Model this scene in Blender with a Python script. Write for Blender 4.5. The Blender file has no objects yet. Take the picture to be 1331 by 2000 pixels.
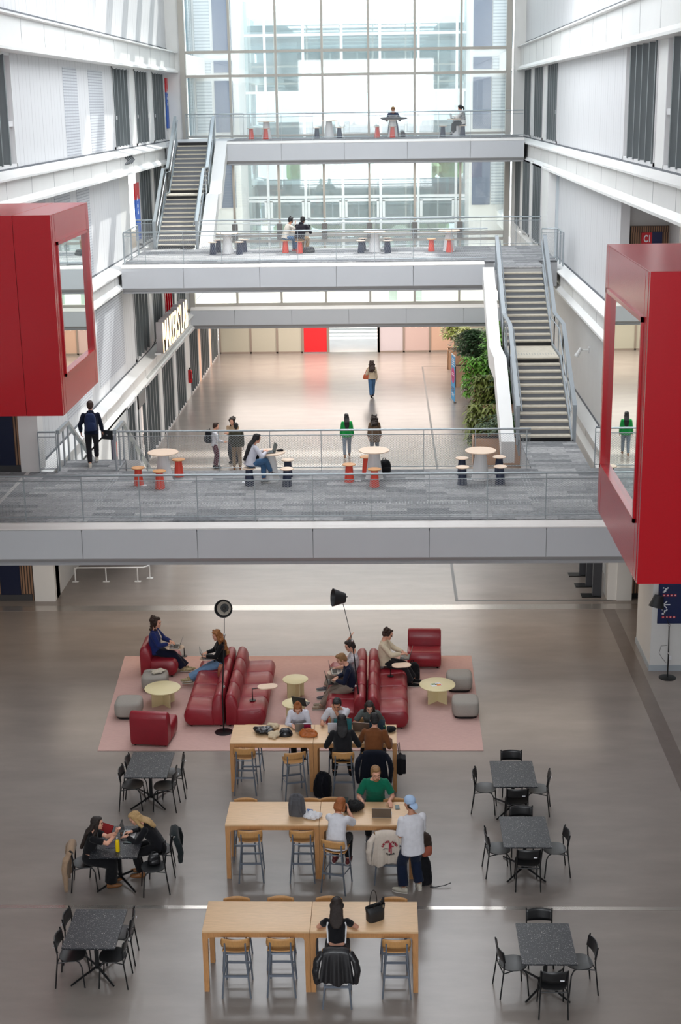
import bpy, math, random
from mathutils import Vector, Matrix
random.seed(7)
PI=math.pi
def R(d): return d*PI/180
SC=bpy.context.scene
COL=SC.collection
V=Vector
# ---------------------------------------------------------------- mesh builder
class MB:
    def __init__(s): s.v=[]; s.f=[]
    def add(s,vs,fs):
        n=len(s.v); s.v+= [tuple(p) for p in vs]; s.f+=[tuple(i+n for i in q) for q in fs]; return s
    def box(s,x0,y0,z0,x1,y1,z1,M=None):
        vs=[V((x,y,z)) for z in (z0,z1) for y in (y0,y1) for x in (x0,x1)]
        if M: vs=[M@p for p in vs]
        return s.add(vs,[(0,2,3,1),(4,5,7,6),(0,1,5,4),(2,6,7,3),(0,4,6,2),(1,3,7,5)])
    def prism(s,pts,ax,a0,a1):
        # pts: polygon in the two other axes (order x,y,z without ax)
        n=len(pts); vs=[]
        for a in (a0,a1):
            for p,q in pts:
                vs.append({'x':(a,p,q),'y':(p,a,q),'z':(p,q,a)}[ax])
        fs=[tuple(range(n))[::-1],tuple(range(n,2*n))]+[(i,(i+1)%n,(i+1)%n+n,i+n) for i in range(n)]
        return s.add(vs,fs)
    def rings(s,rs,cap=True):
        n=len(rs[0]); vs=[p for r in rs for p in r]; fs=[]
        for k in range(len(rs)-1):
            for i in range(n):
                j=(i+1)%n; fs.append((k*n+i,k*n+j,(k+1)*n+j,(k+1)*n+i))
        if cap: fs.append(tuple(range(n))[::-1]); fs.append(tuple(range((len(rs)-1)*n,len(rs)*n)))
        return s.add(vs,fs)
    def tube(s,pts,r,n=8,flat=1.0,closed=False):
        pts=[V(p) for p in pts]; m=len(pts)
        if not isinstance(r,(list,tuple)): r=[r]*m
        rs=[]; up=None
        for i in range(m):
            if closed: t=(pts[(i+1)%m]-pts[i-1]).normalized()
            else: t=(pts[min(i+1,m-1)]-pts[max(i-1,0)]).normalized()
            if up is None:
                a=V((0,0,1)) if abs(t.z)<.9 else V((0,1,0)); up=(a-t*a.dot(t)).normalized()
            else:
                up=up-t*up.dot(t)
                up=up.normalized() if up.length>1e-6 else t.orthogonal().normalized()
            sd=t.cross(up)
            rs.append([pts[i]+sd*math.cos(2*PI*k/n)*r[i]+up*math.sin(2*PI*k/n)*r[i]*flat for k in range(n)])
        if closed: rs.append(rs[0]); return s.rings(rs,False)
        return s.rings(rs)
    def ell(s,c,r,M=None,n=14,m=9):
        c=V(c); rs=[]
        for j in range(m+1):
            a=-PI/2+PI*(0.04+0.92*j/m) ; rs.append([])
            for k in range(n):
                b=2*PI*k/n; p=V((r[0]*math.cos(a)*math.cos(b),r[1]*math.cos(a)*math.sin(b),r[2]*math.sin(a)))
                rs[-1].append(c+(M@p if M else p))
        return s.rings(rs)
    def lathe(s,prof,c=(0,0,0),n=24):
        c=V(c); return s.rings([[c+V((r*math.cos(2*PI*k/n),r*math.sin(2*PI*k/n),z)) for k in range(n)] for r,z in prof])
    def slab(s,c,sx,sy,z0,z1,rad,n=6,M=None,e=.0):
        # rounded rectangle plate with softened rims
        c=V(c); out=[]
        for z,ins in ((z0,e),(z0+e,0),(z1-e,0),(z1,e)) if e else ((z0,0),(z1,0)):
            ring=[]
            for q,(ax,ay) in enumerate(((1,1),(-1,1),(-1,-1),(1,-1))):
                for k in range(n+1):
                    a=PI/2*q+PI/2*k/n
                    p=V((ax*(sx/2-rad)+(rad-ins)*math.cos(a),ay*(sy/2-rad)+(rad-ins)*math.sin(a),z))
                    ring.append(c+(M@p if M else p))
            out.append(ring)
        return s.rings(out)
    def build(s,name,mat,parent=None,smooth=None,bevel=0,bake=None,sub=0,solid=0):
        me=bpy.data.meshes.new(name); me.from_pydata([tuple(p) for p in s.v],[],s.f); me.update()
        o=bpy.data.objects.new(name,me); COL.objects.link(o)
        me.materials.append(mat)
        if parent: o.parent=parent
        if smooth:
            me.polygons.foreach_set('use_smooth',[True]*len(me.polygons)); me.set_sharp_from_angle(angle=R(smooth))
        if solid:
            md=o.modifiers.new('s','SOLIDIFY'); md.thickness=solid; md.offset=0
        if bevel:
            md=o.modifiers.new('b','BEVEL'); md.width=bevel; md.segments=3; md.limit_method='ANGLE'; md.angle_limit=R(40)
            me.polygons.foreach_set('use_smooth',[True]*len(me.polygons))
        if sub:
            md=o.modifiers.new('u','SUBSURF'); md.levels=sub; md.render_levels=sub
            me.polygons.foreach_set('use_smooth',[True]*len(me.polygons))
        if bake:
            md=o.modifiers.new('r','REMESH'); md.mode='VOXEL'; md.voxel_size=bake[0]; md.use_smooth_shade=True
            if bake[1]:
                md=o.modifiers.new('sm','SMOOTH'); md.factor=.5; md.iterations=bake[1]
            if len(bake)>2 and bake[2]:
                md=o.modifiers.new('d','DISPLACE'); md.texture=tex(bake[3]); md.strength=bake[2]; md.mid_level=.5
            BAKE.append(o)
        return o
BAKE=[]; TX={}
def tex(sc):
    if sc not in TX:
        t=bpy.data.textures.new('n','CLOUDS'); t.noise_scale=sc; t.noise_depth=1; TX[sc]=t
    return TX[sc]
def bake_all():
    dg=bpy.context.evaluated_depsgraph_get(); dg.update()
    res=[(o,bpy.data.meshes.new_from_object(o.evaluated_get(dg))) for o in BAKE]
    for o,me in res:
        if len(me.polygons)==0: continue
        o.modifiers.clear(); me.name=o.name; o.data=me
        me.polygons.foreach_set('use_smooth',[True]*len(me.polygons))
def empty(name,label,cat,loc=(0,0,0),rz=0,group=None,kind=None):
    o=bpy.data.objects.new(name,None); COL.objects.link(o); o.empty_display_size=.1
    o.location=loc; o.rotation_euler=(0,0,R(rz)); return tag(o,label,cat,group,kind)
def tag(o,label=None,cat=None,group=None,kind=None):
    if label: o['label']=label
    if cat: o['category']=cat
    if group: o['group']=group
    if kind: o['kind']=kind
    return o
KIDS={}
def copy_thing(root,loc,rz,label,group=None):
    c=root.copy(); COL.objects.link(c); c.location=loc; c.rotation_euler=(0,0,R(rz)); c['label']=label
    if group: c['group']=group
    def rec(a,b):
        for ch in KIDS[a.name]:
            d=ch.copy(); COL.objects.link(d); d.parent=b; KIDS[d.name]=[]; 
            if ch.name in KIDS: rec(ch,d)
    rec(root,c); return c
def learn(root):
    KIDS[root.name]=[o for o in COL.objects if o.parent==root]
    for k in KIDS[root.name]: learn(k)
class Repeat:
    """first call moves the built thing, later calls copy it"""
    def __init__(s,root): s.r=root; s.used=False; learn(root)
    def put(s,loc,rz,label,group):
        if not s.used:
            s.used=True; s.r.location=loc; s.r.rotation_euler=(0,0,R(rz)); s.r['label']=label; s.r['group']=group; return s.r
        return copy_thing(s.r,loc,rz,label,group)
def struct(name,mb,mat,**k):
    o=mb.build(name,mat,**k); o['kind']='structure'; return o
# ---------------------------------------------------------------- materials
def s2l(c): return tuple(((x/255)/12.92 if x/255<=.04045 else ((x/255+.055)/1.055)**2.4) for x in c)
MT={}
def mat(name,c,rough=.5,metal=0,var=0,vs=3,bump=0,bs=40,lines=None,coat=0,c2=None,stretch=None,spec=.5,alpha=None,emit=0,sub=0,dots=None):
    if name in MT: return MT[name]
    m=bpy.data.materials.new(name); m.use_nodes=True; nt=m.node_tree; N=nt.nodes; L=nt.links
    b=N['Principled BSDF']; col=(*s2l(c),1)
    b.inputs['Base Color'].default_value=col; b.inputs['Roughness'].default_value=rough; b.inputs['Metallic'].default_value=metal
    b.inputs['Specular IOR Level'].default_value=spec
    if coat: b.inputs['Coat Weight'].default_value=coat; b.inputs['Coat Roughness'].default_value=.1
    if sub: b.inputs['Sheen Weight'].default_value=sub
    tc=N.new('ShaderNodeTexCoord'); src=tc.outputs['Object']
    if stretch:
        mp=N.new('ShaderNodeMapping'); mp.inputs['Scale'].default_value=stretch; L.new(src,mp.inputs[0]); vsrc=mp.outputs[0]
    else: vsrc=src
    out=None
    if var:
        n=N.new('ShaderNodeTexNoise'); n.inputs['Scale'].default_value=vs; n.inputs['Detail'].default_value=5; n.inputs['Roughness'].default_value=.6; L.new(vsrc,n.inputs['Vector'])
        rp=N.new('ShaderNodeValToRGB'); e=rp.color_ramp.elements; e[0].position=.3; e[1].position=.7
        d=[max(0,x*(1-var)) for x in col[:3]]; l=[min(1,x*(1+var)) for x in col[:3]]
        e[0].color=(*(s2l(c2) if c2 else d),1); e[1].color=(*(col[:3] if c2 else l),1)
        L.new(n.outputs[0],rp.inputs[0]); out=rp.outputs[0]
    if dots:
        for k,(sc,th,dc) in enumerate(dots):
            vo=N.new('ShaderNodeTexVoronoi'); vo.inputs['Scale'].default_value=sc; L.new(src,vo.inputs['Vector'])
            ms=N.new('ShaderNodeSeparateColor'); L.new(vo.outputs['Color'],ms.inputs[0])
            a=N.new('ShaderNodeMath'); a.operation='MULTIPLY'; L.new(ms.outputs[0],a.inputs[0]); a.inputs[1].default_value=th
            lt=N.new('ShaderNodeMath'); lt.operation='LESS_THAN'; L.new(vo.outputs['Distance'],lt.inputs[0]); L.new(a.outputs[0],lt.inputs[1])
            mx=N.new('ShaderNodeMix'); mx.data_type='RGBA'; L.new(lt.outputs[0],mx.inputs[0])
            if out: L.new(out,mx.inputs[6])
            else: mx.inputs[6].default_value=col
            mx.inputs[7].default_value=(*s2l(dc),1); out=mx.outputs[2]
    if lines:
        # list of (axis, pitch, width, colour) thin joints running across the surface
        for ax,pitch,w,lc in lines:
            sp=N.new('ShaderNodeSeparateXYZ'); L.new(src,sp.inputs[0])
            dv=N.new('ShaderNodeMath'); dv.operation='DIVIDE'; L.new(sp.outputs['XYZ'.index(ax)],dv.inputs[0]); dv.inputs[1].default_value=pitch
            fr=N.new('ShaderNodeMath'); fr.operation='FRACT'; L.new(dv.outputs[0],fr.inputs[0])
            lt=N.new('ShaderNodeMath'); lt.operation='LESS_THAN'; L.new(fr.outputs[0],lt.inputs[0]); lt.inputs[1].default_value=w/pitch
            mx=N.new('ShaderNodeMix'); mx.data_type='RGBA'; L.new(lt.outputs[0],mx.inputs[0])
            if out: L.new(out,mx.inputs[6])
            else: mx.inputs[6].default_value=col
            mx.inputs[7].default_value=(*s2l(lc),1); out=mx.outputs[2]
    if out: L.new(out,b.inputs['Base Color'])
    if bump:
        n=N.new('ShaderNodeTexNoise'); n.inputs['Scale'].default_value=bs; n.inputs['Detail'].default_value=3; L.new(vsrc,n.inputs['Vector'])
        bp=N.new('ShaderNodeBump'); bp.inputs['Strength'].default_value=bump; bp.inputs['Distance'].default_value=.01; L.new(n.outputs[0],bp.inputs['Height']); L.new(bp.outputs[0],b.inputs['Normal'])
    if emit:
        b.inputs['Emission Color'].default_value=col; b.inputs['Emission Strength'].default_value=emit
    MT[name]=m; return m
def glassmat(name,tint,tr,rough=.02,haze=0,gl=(1,1,1)):
    m=bpy.data.materials.new(name); m.use_nodes=True; nt=m.node_tree; N=nt.nodes; L=nt.links; N.clear()
    o=N.new('ShaderNodeOutputMaterial'); t=N.new('ShaderNodeBsdfTransparent'); t.inputs[0].default_value=(*tint,1)
    g=N.new('ShaderNodeBsdfGlossy'); g.inputs['Roughness'].default_value=rough; g.inputs[0].default_value=(*gl,1)
    fr=N.new('ShaderNodeFresnel'); fr.inputs[0].default_value=1.5
    ad=N.new('ShaderNodeMath'); ad.operation='ADD'; ad.use_clamp=True; L.new(fr.outputs[0],ad.inputs[0]); ad.inputs[1].default_value=1-tr
    mx=N.new('ShaderNodeMixShader'); L.new(ad.outputs[0],mx.inputs[0]); L.new(t.outputs[0],mx.inputs[1]); L.new(g.outputs[0],mx.inputs[2])
    last=mx
    if haze:
        d=N.new('ShaderNodeBsdfTranslucent'); d.inputs[0].default_value=(.95,.97,1,1)
        m2=N.new('ShaderNodeMixShader'); m2.inputs[0].default_value=haze; L.new(mx.outputs[0],m2.inputs[1]); L.new(d.outputs[0],m2.inputs[2]); last=m2
    L.new(last.outputs[0],o.inputs[0]); MT[name]=m; return m
def netmat(name,c,pitch=.04,th=.11):
    # woven wire net: thin diagonal wires, open between
    m=bpy.data.materials.new(name); m.use_nodes=True; nt=m.node_tree; N=nt.nodes; L=nt.links; N.clear()
    o=N.new('ShaderNodeOutputMaterial'); tc=N.new('ShaderNodeTexCoord'); sp=N.new('ShaderNodeSeparateXYZ'); L.new(tc.outputs['Object'],sp.inputs[0])
    def mth(op,a,b=None):
        n=N.new('ShaderNodeMath'); n.operation=op
        for i,x in enumerate((a,b)):
            if x is None: continue
            if isinstance(x,(int,float)): n.inputs[i].default_value=x
            else: L.new(x,n.inputs[i])
        return n.outputs[0]
    h=mth('ADD',sp.outputs[0],sp.outputs[1]); z=mth('MULTIPLY',sp.outputs[2],1.7); res=None
    for op in ('ADD','SUBTRACT'):
        w=mth('LESS_THAN',mth('FRACT',mth('DIVIDE',mth(op,h,z),pitch*2)),th)
        res=w if res is None else mth('MAXIMUM',res,w)
    t=N.new('ShaderNodeBsdfTransparent'); p=N.new('ShaderNodeBsdfPrincipled'); p.inputs['Base Color'].default_value=(*s2l(c),1); p.inputs['Roughness'].default_value=.4; p.inputs['Metallic'].default_value=.6
    mx=N.new('ShaderNodeMixShader'); L.new(res,mx.inputs[0]); L.new(t.outputs[0],mx.inputs[1]); L.new(p.outputs[0],mx.inputs[2]); L.new(mx.outputs[0],o.inputs[0])
    MT[name]=m; return m
M_floor=mat('polished_concrete',(137,129,123),.24,var=.10,vs=1.1,bump=.05,bs=2.0,stretch=(.5,1.4,1),spec=.5)
M_floor2=mat('dark_floor_band',(112,103,97),.25,var=.08,vs=2)
M_white=mat('white_cladding',(222,222,220),.42,var=.03,vs=.7)
M_fasc=mat('grey_white_fascia',(196,199,203),.38,var=.02,vs=.6)
M_ledge=mat('ledge_sheet',(228,224,220),.4)
M_dk=mat('joint_dark',(60,60,62),.6)
M_soff=mat('soffit_grey',(165,166,168),.5)
M_panel=mat('corrugated_wall_panel',(202,203,205),.55,lines=[('Y',.42,.018,(172,172,174)),('Y',1.26,.03,(160,160,162))])
M_panel0=mat('smooth_wall',(208,208,206),.6,var=.02,vs=2)
M_perf=mat('perforated_louvre',(188,191,196),.5,lines=[('Z',.09,.03,(150,154,162)),('Y',.42,.018,(160,160,164))])
M_fin=mat('anthracite_fin',(92,98,100),.4,metal=.2)
M_frame=mat('light_frame',(205,205,206),.4)
M_mull=mat('bronze_mullion',(176,172,164),.4,metal=.1)
M_wframe=mat('white_window_frame',(228,230,232),.4)
M_glass=glassmat('clear_glass',(.92,.96,.96),.97,haze=.045)
M_wglass=glassmat('bay_window_glass',(.5,.62,.62),.40,.03)
M_rglass=glassmat('pod_glass',(.45,.5,.48),.28,.01,gl=(.85,.9,.88))
M_sglass=glassmat('partition_glass',(.85,.84,.80),.72,.05,haze=.18)
M_net=netmat('wire_net',(176,181,184))
M_rail=mat('galvanised_steel',(158,166,170),.35,metal=.55,var=.05,vs=6)
M_raild=mat('grey_painted_steel',(150,157,162),.45,metal=.25)
M_carpet=mat('grey_carpet_tile',(146,148,150),.95,var=.42,vs=2.6,stretch=(1,2.6,1),bump=.3,bs=60,spec=.1,lines=[('Y',.5,.012,(120,122,126))])
M_dotstrip=mat('tactile_stud',(190,192,194),.4,metal=.4)
M_red=mat('red_coated_metal',(172,3,22),.24,var=.04,vs=30,spec=.5)
M_redl=mat('red_leather',(140,26,40),.42,var=.08,vs=3,bump=.25,bs=50,coat=.12)
M_tread=mat('stair_tread',(190,183,168),.6,var=.1,vs=8)
M_riser=mat('stair_riser',(116,120,127),.55)
M_black=mat('black_metal',(20,21,23),.4,metal=.2)
M_oak=mat('oak_veneer',(212,176,136),.42,var=.10,vs=5,stretch=(1.2,14,14))
M_oakd=mat('oak_leg',(184,134,86),.45,var=.12,vs=5,stretch=(12,12,1.5))
M_ply=mat('oak_plywood',(190,142,88),.4,var=.10,vs=6,stretch=(14,14,1.2))
M_bluegrey=mat('blue_grey_tube',(112,120,132),.4,metal=.25)
M_terr=mat('black_terrazzo',(36,38,43),.4,spec=.35,dots=[(60,.34,(132,132,132)),(34,.18,(200,196,186)),(95,.26,(96,98,102))])
M_bseat=mat('black_plastic',(26,27,29),.35)
M_cream=mat('cream_lacquer',(226,214,168),.4,var=.02)
M_pouf=mat('pale_grey_wool',(160,155,148),.95,var=.05,vs=60,bump=.2,bs=200,spec=.1)
M_rug=mat('pink_rug',(202,168,160),.98,var=.09,vs=26,stretch=(.4,5,1),bump=.3,bs=120,spec=.05)
M_cone=mat('white_cone',(222,222,222),.5)
M_orange=mat('orange_red_cone',(222,72,52),.5)
M_navy=mat('navy_cone',(34,44,68),.5)
M_topw=mat('pale_oak_round_top',(226,200,176),.4,var=.04,vs=8)
M_topo=mat('warm_oak_round_top',(200,144,92),.45,var=.08,vs=8)
M_navysign=mat('navy_sign',(10,28,74),.4)
M_redsign=mat('red_sign',(196,26,40),.4)
M_whitesign=mat('white_sign_print',(228,230,234),.5)
M_slat=mat('timber_slats',(150,112,84),.6,var=.15,vs=8)
M_green1=mat('dark_foliage',(44,72,38),.5,var=.35,vs=4)
M_green2=mat('bright_foliage',(98,150,52),.5,var=.3,vs=4)
M_green3=mat('olive_foliage',(104,116,52),.5,var=.3,vs=4)
M_bark=mat('bark',(96,72,52),.8)
M_plantbox=mat('timber_planter',(190,150,120),.6,var=.06,vs=3)
M_soil=mat('soil',(50,38,30),.95)
M_cyan=mat('cyan_banner',(40,158,212),.5)
M_pink=mat('magenta_spot',(222,40,120),.5)
M_peach=mat('peach_wall',(226,190,166),.5)
M_creamfl=mat('pale_level_floor',(236,226,208),.6)
M_ceil=mat('white_ceiling',(225,225,222),.7)
M_teal=mat('pale_teal_soffit',(176,196,198),.6,lines=[('Y',.5,.06,(150,172,176))])
M_silver=mat('silver_laptop',(150,150,150),.35,metal=.7)
M_dlap=mat('dark_laptop',(46,50,52),.4,metal=.3)
M_scr=mat('screen_dark',(24,30,32),.15)
M_scrt=mat('screen_teal',(36,84,88),.2,emit=.25)
M_keys=mat('keyboard_black',(30,30,32),.6)
def cloth(name,c,v=.06): return mat(name,c,.9,var=v,vs=14,bump=.25,bs=22,spec=.15,sub=.1)

def carpet(m):
    nt=m.node_tree; N=nt.nodes; L=nt.links; b=N['Principled BSDF']
    tc=N.new('ShaderNodeTexCoord'); br=N.new('ShaderNodeTexBrick'); L.new(tc.outputs['Object'],br.inputs['Vector'])
    br.inputs['Scale'].default_value=1; br.inputs['Brick Width'].default_value=1.0; br.inputs['Row Height'].default_value=.25; br.inputs['Mortar Size'].default_value=0.004; br.inputs['Bias'].default_value=0
    br.inputs['Color1'].default_value=(*s2l((118,121,124)),1); br.inputs['Color2'].default_value=(*s2l((168,169,170)),1); br.inputs['Mortar'].default_value=(*s2l((116,118,122)),1)
    no=N.new('ShaderNodeTexNoise'); no.inputs['Scale'].default_value=14; no.inputs['Detail'].default_value=6; no.inputs['Roughness'].default_value=.75
    mp=N.new('ShaderNodeMapping'); mp.inputs['Scale'].default_value=(.5,1.6,1); L.new(tc.outputs['Object'],mp.inputs[0]); L.new(mp.outputs[0],no.inputs['Vector'])
    rp=N.new('ShaderNodeValToRGB'); rp.color_ramp.elements[0].position=.3; rp.color_ramp.elements[0].color=(.45,.45,.47,1); rp.color_ramp.elements[1].position=.7; rp.color_ramp.elements[1].color=(1.35,1.33,1.3,1); L.new(no.outputs[0],rp.inputs[0])
    mx=N.new('ShaderNodeMix'); mx.data_type='RGBA'; mx.blend_type='MULTIPLY'; mx.inputs[0].default_value=1; L.new(br.outputs['Color'],mx.inputs[6]); L.new(rp.outputs[0],mx.inputs[7]); L.new(mx.outputs[2],b.inputs['Base Color'])
carpet(M_carpet)
Z1,Z2,Z3,Z4=3.65,7.62,11.5,15.45
# ================================================================ SETTING
YB=-8; YE=118
b=MB(); b.box(-16,YB,-.3,12,77.2,0); struct('floor',b,M_floor)
b=MB(); b.box(-16,77.2,-.3,12,YE,-.01); struct('floor_court',b,mat('court_paving',(226,224,220),.7,var=.05,vs=1))
# metal joint covers and inlays set in the concrete
st=mat('floor_joint_steel',(196,190,184),.25,metal=.75)
n=1
for args in ((-16,36.02,0,12,36.42,.004),(-16,21.27,0,12,21.37,.006)):
    b=MB(); b.box(*args); struct('trim_%d'%n,b,st); n+=1
b=MB(); b.box(5.72,10,0,6.05,36.0,.003); struct('trim_%d'%n,b,M_floor2); n+=1
dl=mat('floor_slot',(92,92,92),.4)
b=MB(); b.box(1.86,36.7,0,6.1,36.78,.004); b.box(1.86,36.78,0,1.94,72.5,.004); b.box(1.94,72.46,0,6,72.5,.004); struct('trim_%d'%n,b,dl); n+=1
# bands between the storeys, both sides
def band(side,xw,xf,zf,y0,y1,bot):
    global n
    s=-1 if side=='left' else 1
    b=MB()
    pts=[(xw+s*.3,zf-.02),(xw,zf-.02),(xf,zf-.15),(xf,zf-.2),(xf+s*.14,zf-.22),(xf+s*.14,bot+.16),(xf,bot+.03),(xf,bot-.04),(xw+s*.3,bot-.05)]
    b.prism(pts,'y',y0,y1)
    struct('trim_%d'%n,b,M_white); n+=1
    b=MB(); y=y0+1.0
    while y<y1:
        b.box(min(xf+s*.136,xf+s*.15),y,bot+.16,max(xf+s*.136,xf+s*.15),y+.018,zf-.22); y+=2.7
    struct('trim_%d'%n,b,mat('band_joint',(150,150,152),.6)); n+=1
    # shadow gap under the wall
    b=MB(); b.box(min(xw,xw-s*.03),y0,zf-.03,max(xw,xw-s*.03),y1,zf+.02); struct('trim_%d'%n,b,mat('gap_dark',(88,92,98),.6)); n+=1
for side,xw,xf,zf,y0,y1,bot in (
    ('left',-9.45,-9.05,3.62,36.9,77,2.85),('left',-9.8,-9.28,7.52,22,68,6.78),('left',-9.9,-9.33,11.45,22,68,10.62),('left',-9.85,-9.33,15.47,22,68,14.45),
    ('right',6.4,6.02,3.62,36.9,77,2.85),('right',6.4,6.02,7.40,22,68,6.58),('right',6.4,6.02,11.42,22,68,10.52),('right',6.4,6.02,15.5,22,68,14.34)):
    band(side,xw,xf,zf,y0,y1,bot)
def seg(name,side,X,y0,y1,z0,z1,m,t=.25):
    b=MB(); b.box(X-t if side=='left' else X,y0,z0,X if side=='left' else X+t,y1,z1); return struct(name,b,m)
WN=[0]
def bay(side,X,y0,y1,z0,z1,nf=5,mid=None,red=()):
    s=-1 if side=='left' else 1
    WN[0]+=1; e=empty('window_%d'%WN[0],None,None,(X,(y0+y1)/2,z0),kind='structure')
    hy=(y1-y0)/2; h=z1-z0
    def bx(b,a0,ya,za,a1,yb,zb): b.box(min(s*a0,s*a1),ya,za,max(s*a0,s*a1),yb,zb)
    b=MB(); bx(b,-.03,-hy,0,.12,hy,.09); bx(b,-.03,-hy,h-.09,.12,hy,h); bx(b,-.03,-hy,0,.12,-hy+.07,h); bx(b,-.03,hy-.07,0,.12,hy,h)
    b.build('window_frame',M_frame,e)
    b=MB(); bx(b,.06,-hy+.05,.06,.08,hy-.05,h-.06); b.build('pane',M_wglass,e)
    g=(2*hy-.14)/nf
    for k in range(nf):
        y=-hy+.1+g*(k+.0)
        b=MB(); bx(b,-.06,y,.07,.14,y+.10,h-.07); b.build('fin',M_red if k in red else M_fin,e)
    if mid:
        b=MB()
        for k in ((0,nf-1) if mid[1]==2 else range(nf)):
            y=-hy+.1+g*k; bx(b,.0,y+.13,mid[0],.1,min(y+g,hy-.07),mid[0]+.14)
        b.build('rail',M_frame,e)
    return e
# --- level 3 (walls above the highest bridge floor)
h3=14.42
seg('wall_left_upper','left',-9.9,39.5,54.15,11.45,h3,M_panel)
seg('trim_louvre_a','left',-9.89,45.9,48.0,11.5,14.2,M_perf,.02); seg('trim_louvre_b','left',-9.89,49.85,52.35,11.5,14.2,M_perf,.02)
for o in (COL.objects['trim_louvre_a'],COL.objects['trim_louvre_b']): o.name='trim_%d'%n; n+=1
for y0,y1 in ((54.2,57.85),(59.0,62.5),(63.5,67.1)): bay('left',-9.9,y0,y1,11.47,h3,5,(1.05,2))
for y0,y1 in ((57.85,59.0),(62.5,63.5),(67.1,68)): seg('wall_left_pier','left',-9.9,y0,y1,11.45,h3,M_white)
for y0,y1 in ((35.2,39.45),(30.5,34.4)): bay('left',-9.9,y0,y1,11.47,h3,5,(1.05,2))
seg('wall_left_pier','left',-9.9,34.4,35.2,11.45,h3,M_white); seg('wall_left_near','left',-9.9,YB,30.5,11.45,h3,M_panel)
seg('wall_right_upper','right',6.4,39.7,54.95,11.42,h3,M_panel)
for y0,y1 in ((55.0,58.7),(59.95,63.7),(64.85,68)): bay('right',6.4,y0,y1,11.44,h3,5,(1.05,2))
for y0,y1 in ((58.7,59.95),(63.7,64.85),(33.9,35.1)): seg('wall_right_pier','right',6.4,y0,y1,11.42,h3,M_white)
bay('right',6.4,35.1,39.65,11.44,h3,5); bay('right',6.4,29.6,33.9,11.44,h3,5,(1.2,2))
seg('wall_right_near','right',6.4,YB,29.6,11.42,h3,M_panel)
# --- level 4 plain corrugated walls up to the roof
seg('wall_left_top','left',-9.85,YB,68,15.45,20,M_panel); seg('wall_right_top','right',6.4,YB,68,15.48,20,M_panel)
# --- level 2
h2=10.62
seg('wall_left_middle','left',-9.8,22,54.0,7.5,h2,M_panel)
for ya,yb in ((46.4,48.4),(43.2,45.4),(39.5,42.0)):
    o=seg('trim_x','left',-9.79,ya,yb,7.6,10.5,M_perf,.02); o.name='trim_%d'%n; n+=1
seg('wall_left_pier','left',-9.8,54.0,56.0,7.5,h2,M_panel0)
seg('wall_left_recess','left',-10.6,56.0,58.6,7.5,h2,M_white)
for y0,y1 in ((58.7,61.9),(62.4,64.9),(65.4,67.6)): bay('left',-9.85,y0,y1,7.55,h2,5)
for y0,y1 in ((61.9,62.4),(64.9,65.4),(67.6,68)): seg('wall_left_pier','left',-9.85,y0,y1,7.5,h2,M_white)
seg('wall_right_middle','right',6.4,39.7,54.3,7.38,h2-.05,M_panel)
b=MB(); b.box(6.05,54.3,7.38,6.5,56.5,h2); struct('wall_right_pier',b,M_white)
for y0,y1 in ((56.6,60.0),(61.0,64.2),(65.2,67.9)): bay('right',6.05,y0,y1,7.5,h2-.05,5)
for y0,y1 in ((60.0,61.0),(64.2,65.2)): seg('wall_right_pier','right',6.05,y0,y1,7.38,h2,M_white)
# corridor alcove at the near right of level 2, with its signs
b=MB(); b.box(6.66,40.5,7.38,8.0,40.7,h2-.05); struct('wall_alcove_back',b,M_panel0)
b=MB(); b.box(6.8,40.36,7.4,7.86,40.5,9.5); b.box(6.8,40.3,9.45,7.9,40.5,9.62); struct('wall_alcove_slats',b,mat('slats_alcove',(150,112,84),.6,lines=[('X',.06,.025,(58,44,36))]))
b=MB(); b.box(7.84,38.9,7.38,8.1,40.5,h2-.05); struct('wall_alcove_pier',b,M_white)
b=MB(); b.box(8.1,38.8,7.38,12,39.0,h2-.05); struct('wall_alcove_side',b,mat('slats_alcove2',(130,100,80),.6,lines=[('X',.06,.025,(58,44,36))]))
b=MB(); b.box(6.4,20,7.1,12,40.6,7.4); b.box(6.4,20,10.5,12,40.6,11.4); struct('floor_alcove',b,M_soff)
b=MB(); b.box(9.5,20,7.4,9.7,38.8,10.5); struct('wall_alcove_right',b,M_panel0)
# --- level 1
seg('wall_left_lower','left',-9.45,37.0,53.6,3.6,6.8,M_panel)
for ya,yb in ((41.5,45.2),(46.6,51.4)):
    o=seg('trim_x','left',-9.44,ya,yb,4.0,6.6,M_perf,.02); o.name='trim_%d'%n; n+=1
for i,(y0,y1) in enumerate(((53.7,57.3),(58.0,60.8),(61.2,64.4),(64.9,67.9))): bay('left',-9.45,y0,y1,3.65,6.8,5,None,(0,1,2,3) if i==2 else ())
for y0,y1 in ((57.3,58.0),(60.8,61.2),(64.4,64.9)): seg('wall_left_pier','left',-9.45,y0,y1,3.6,6.8,M_white)
seg('wall_right_lower','right',6.4,36.9,68,3.6,6.6,M_panel0)
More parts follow.
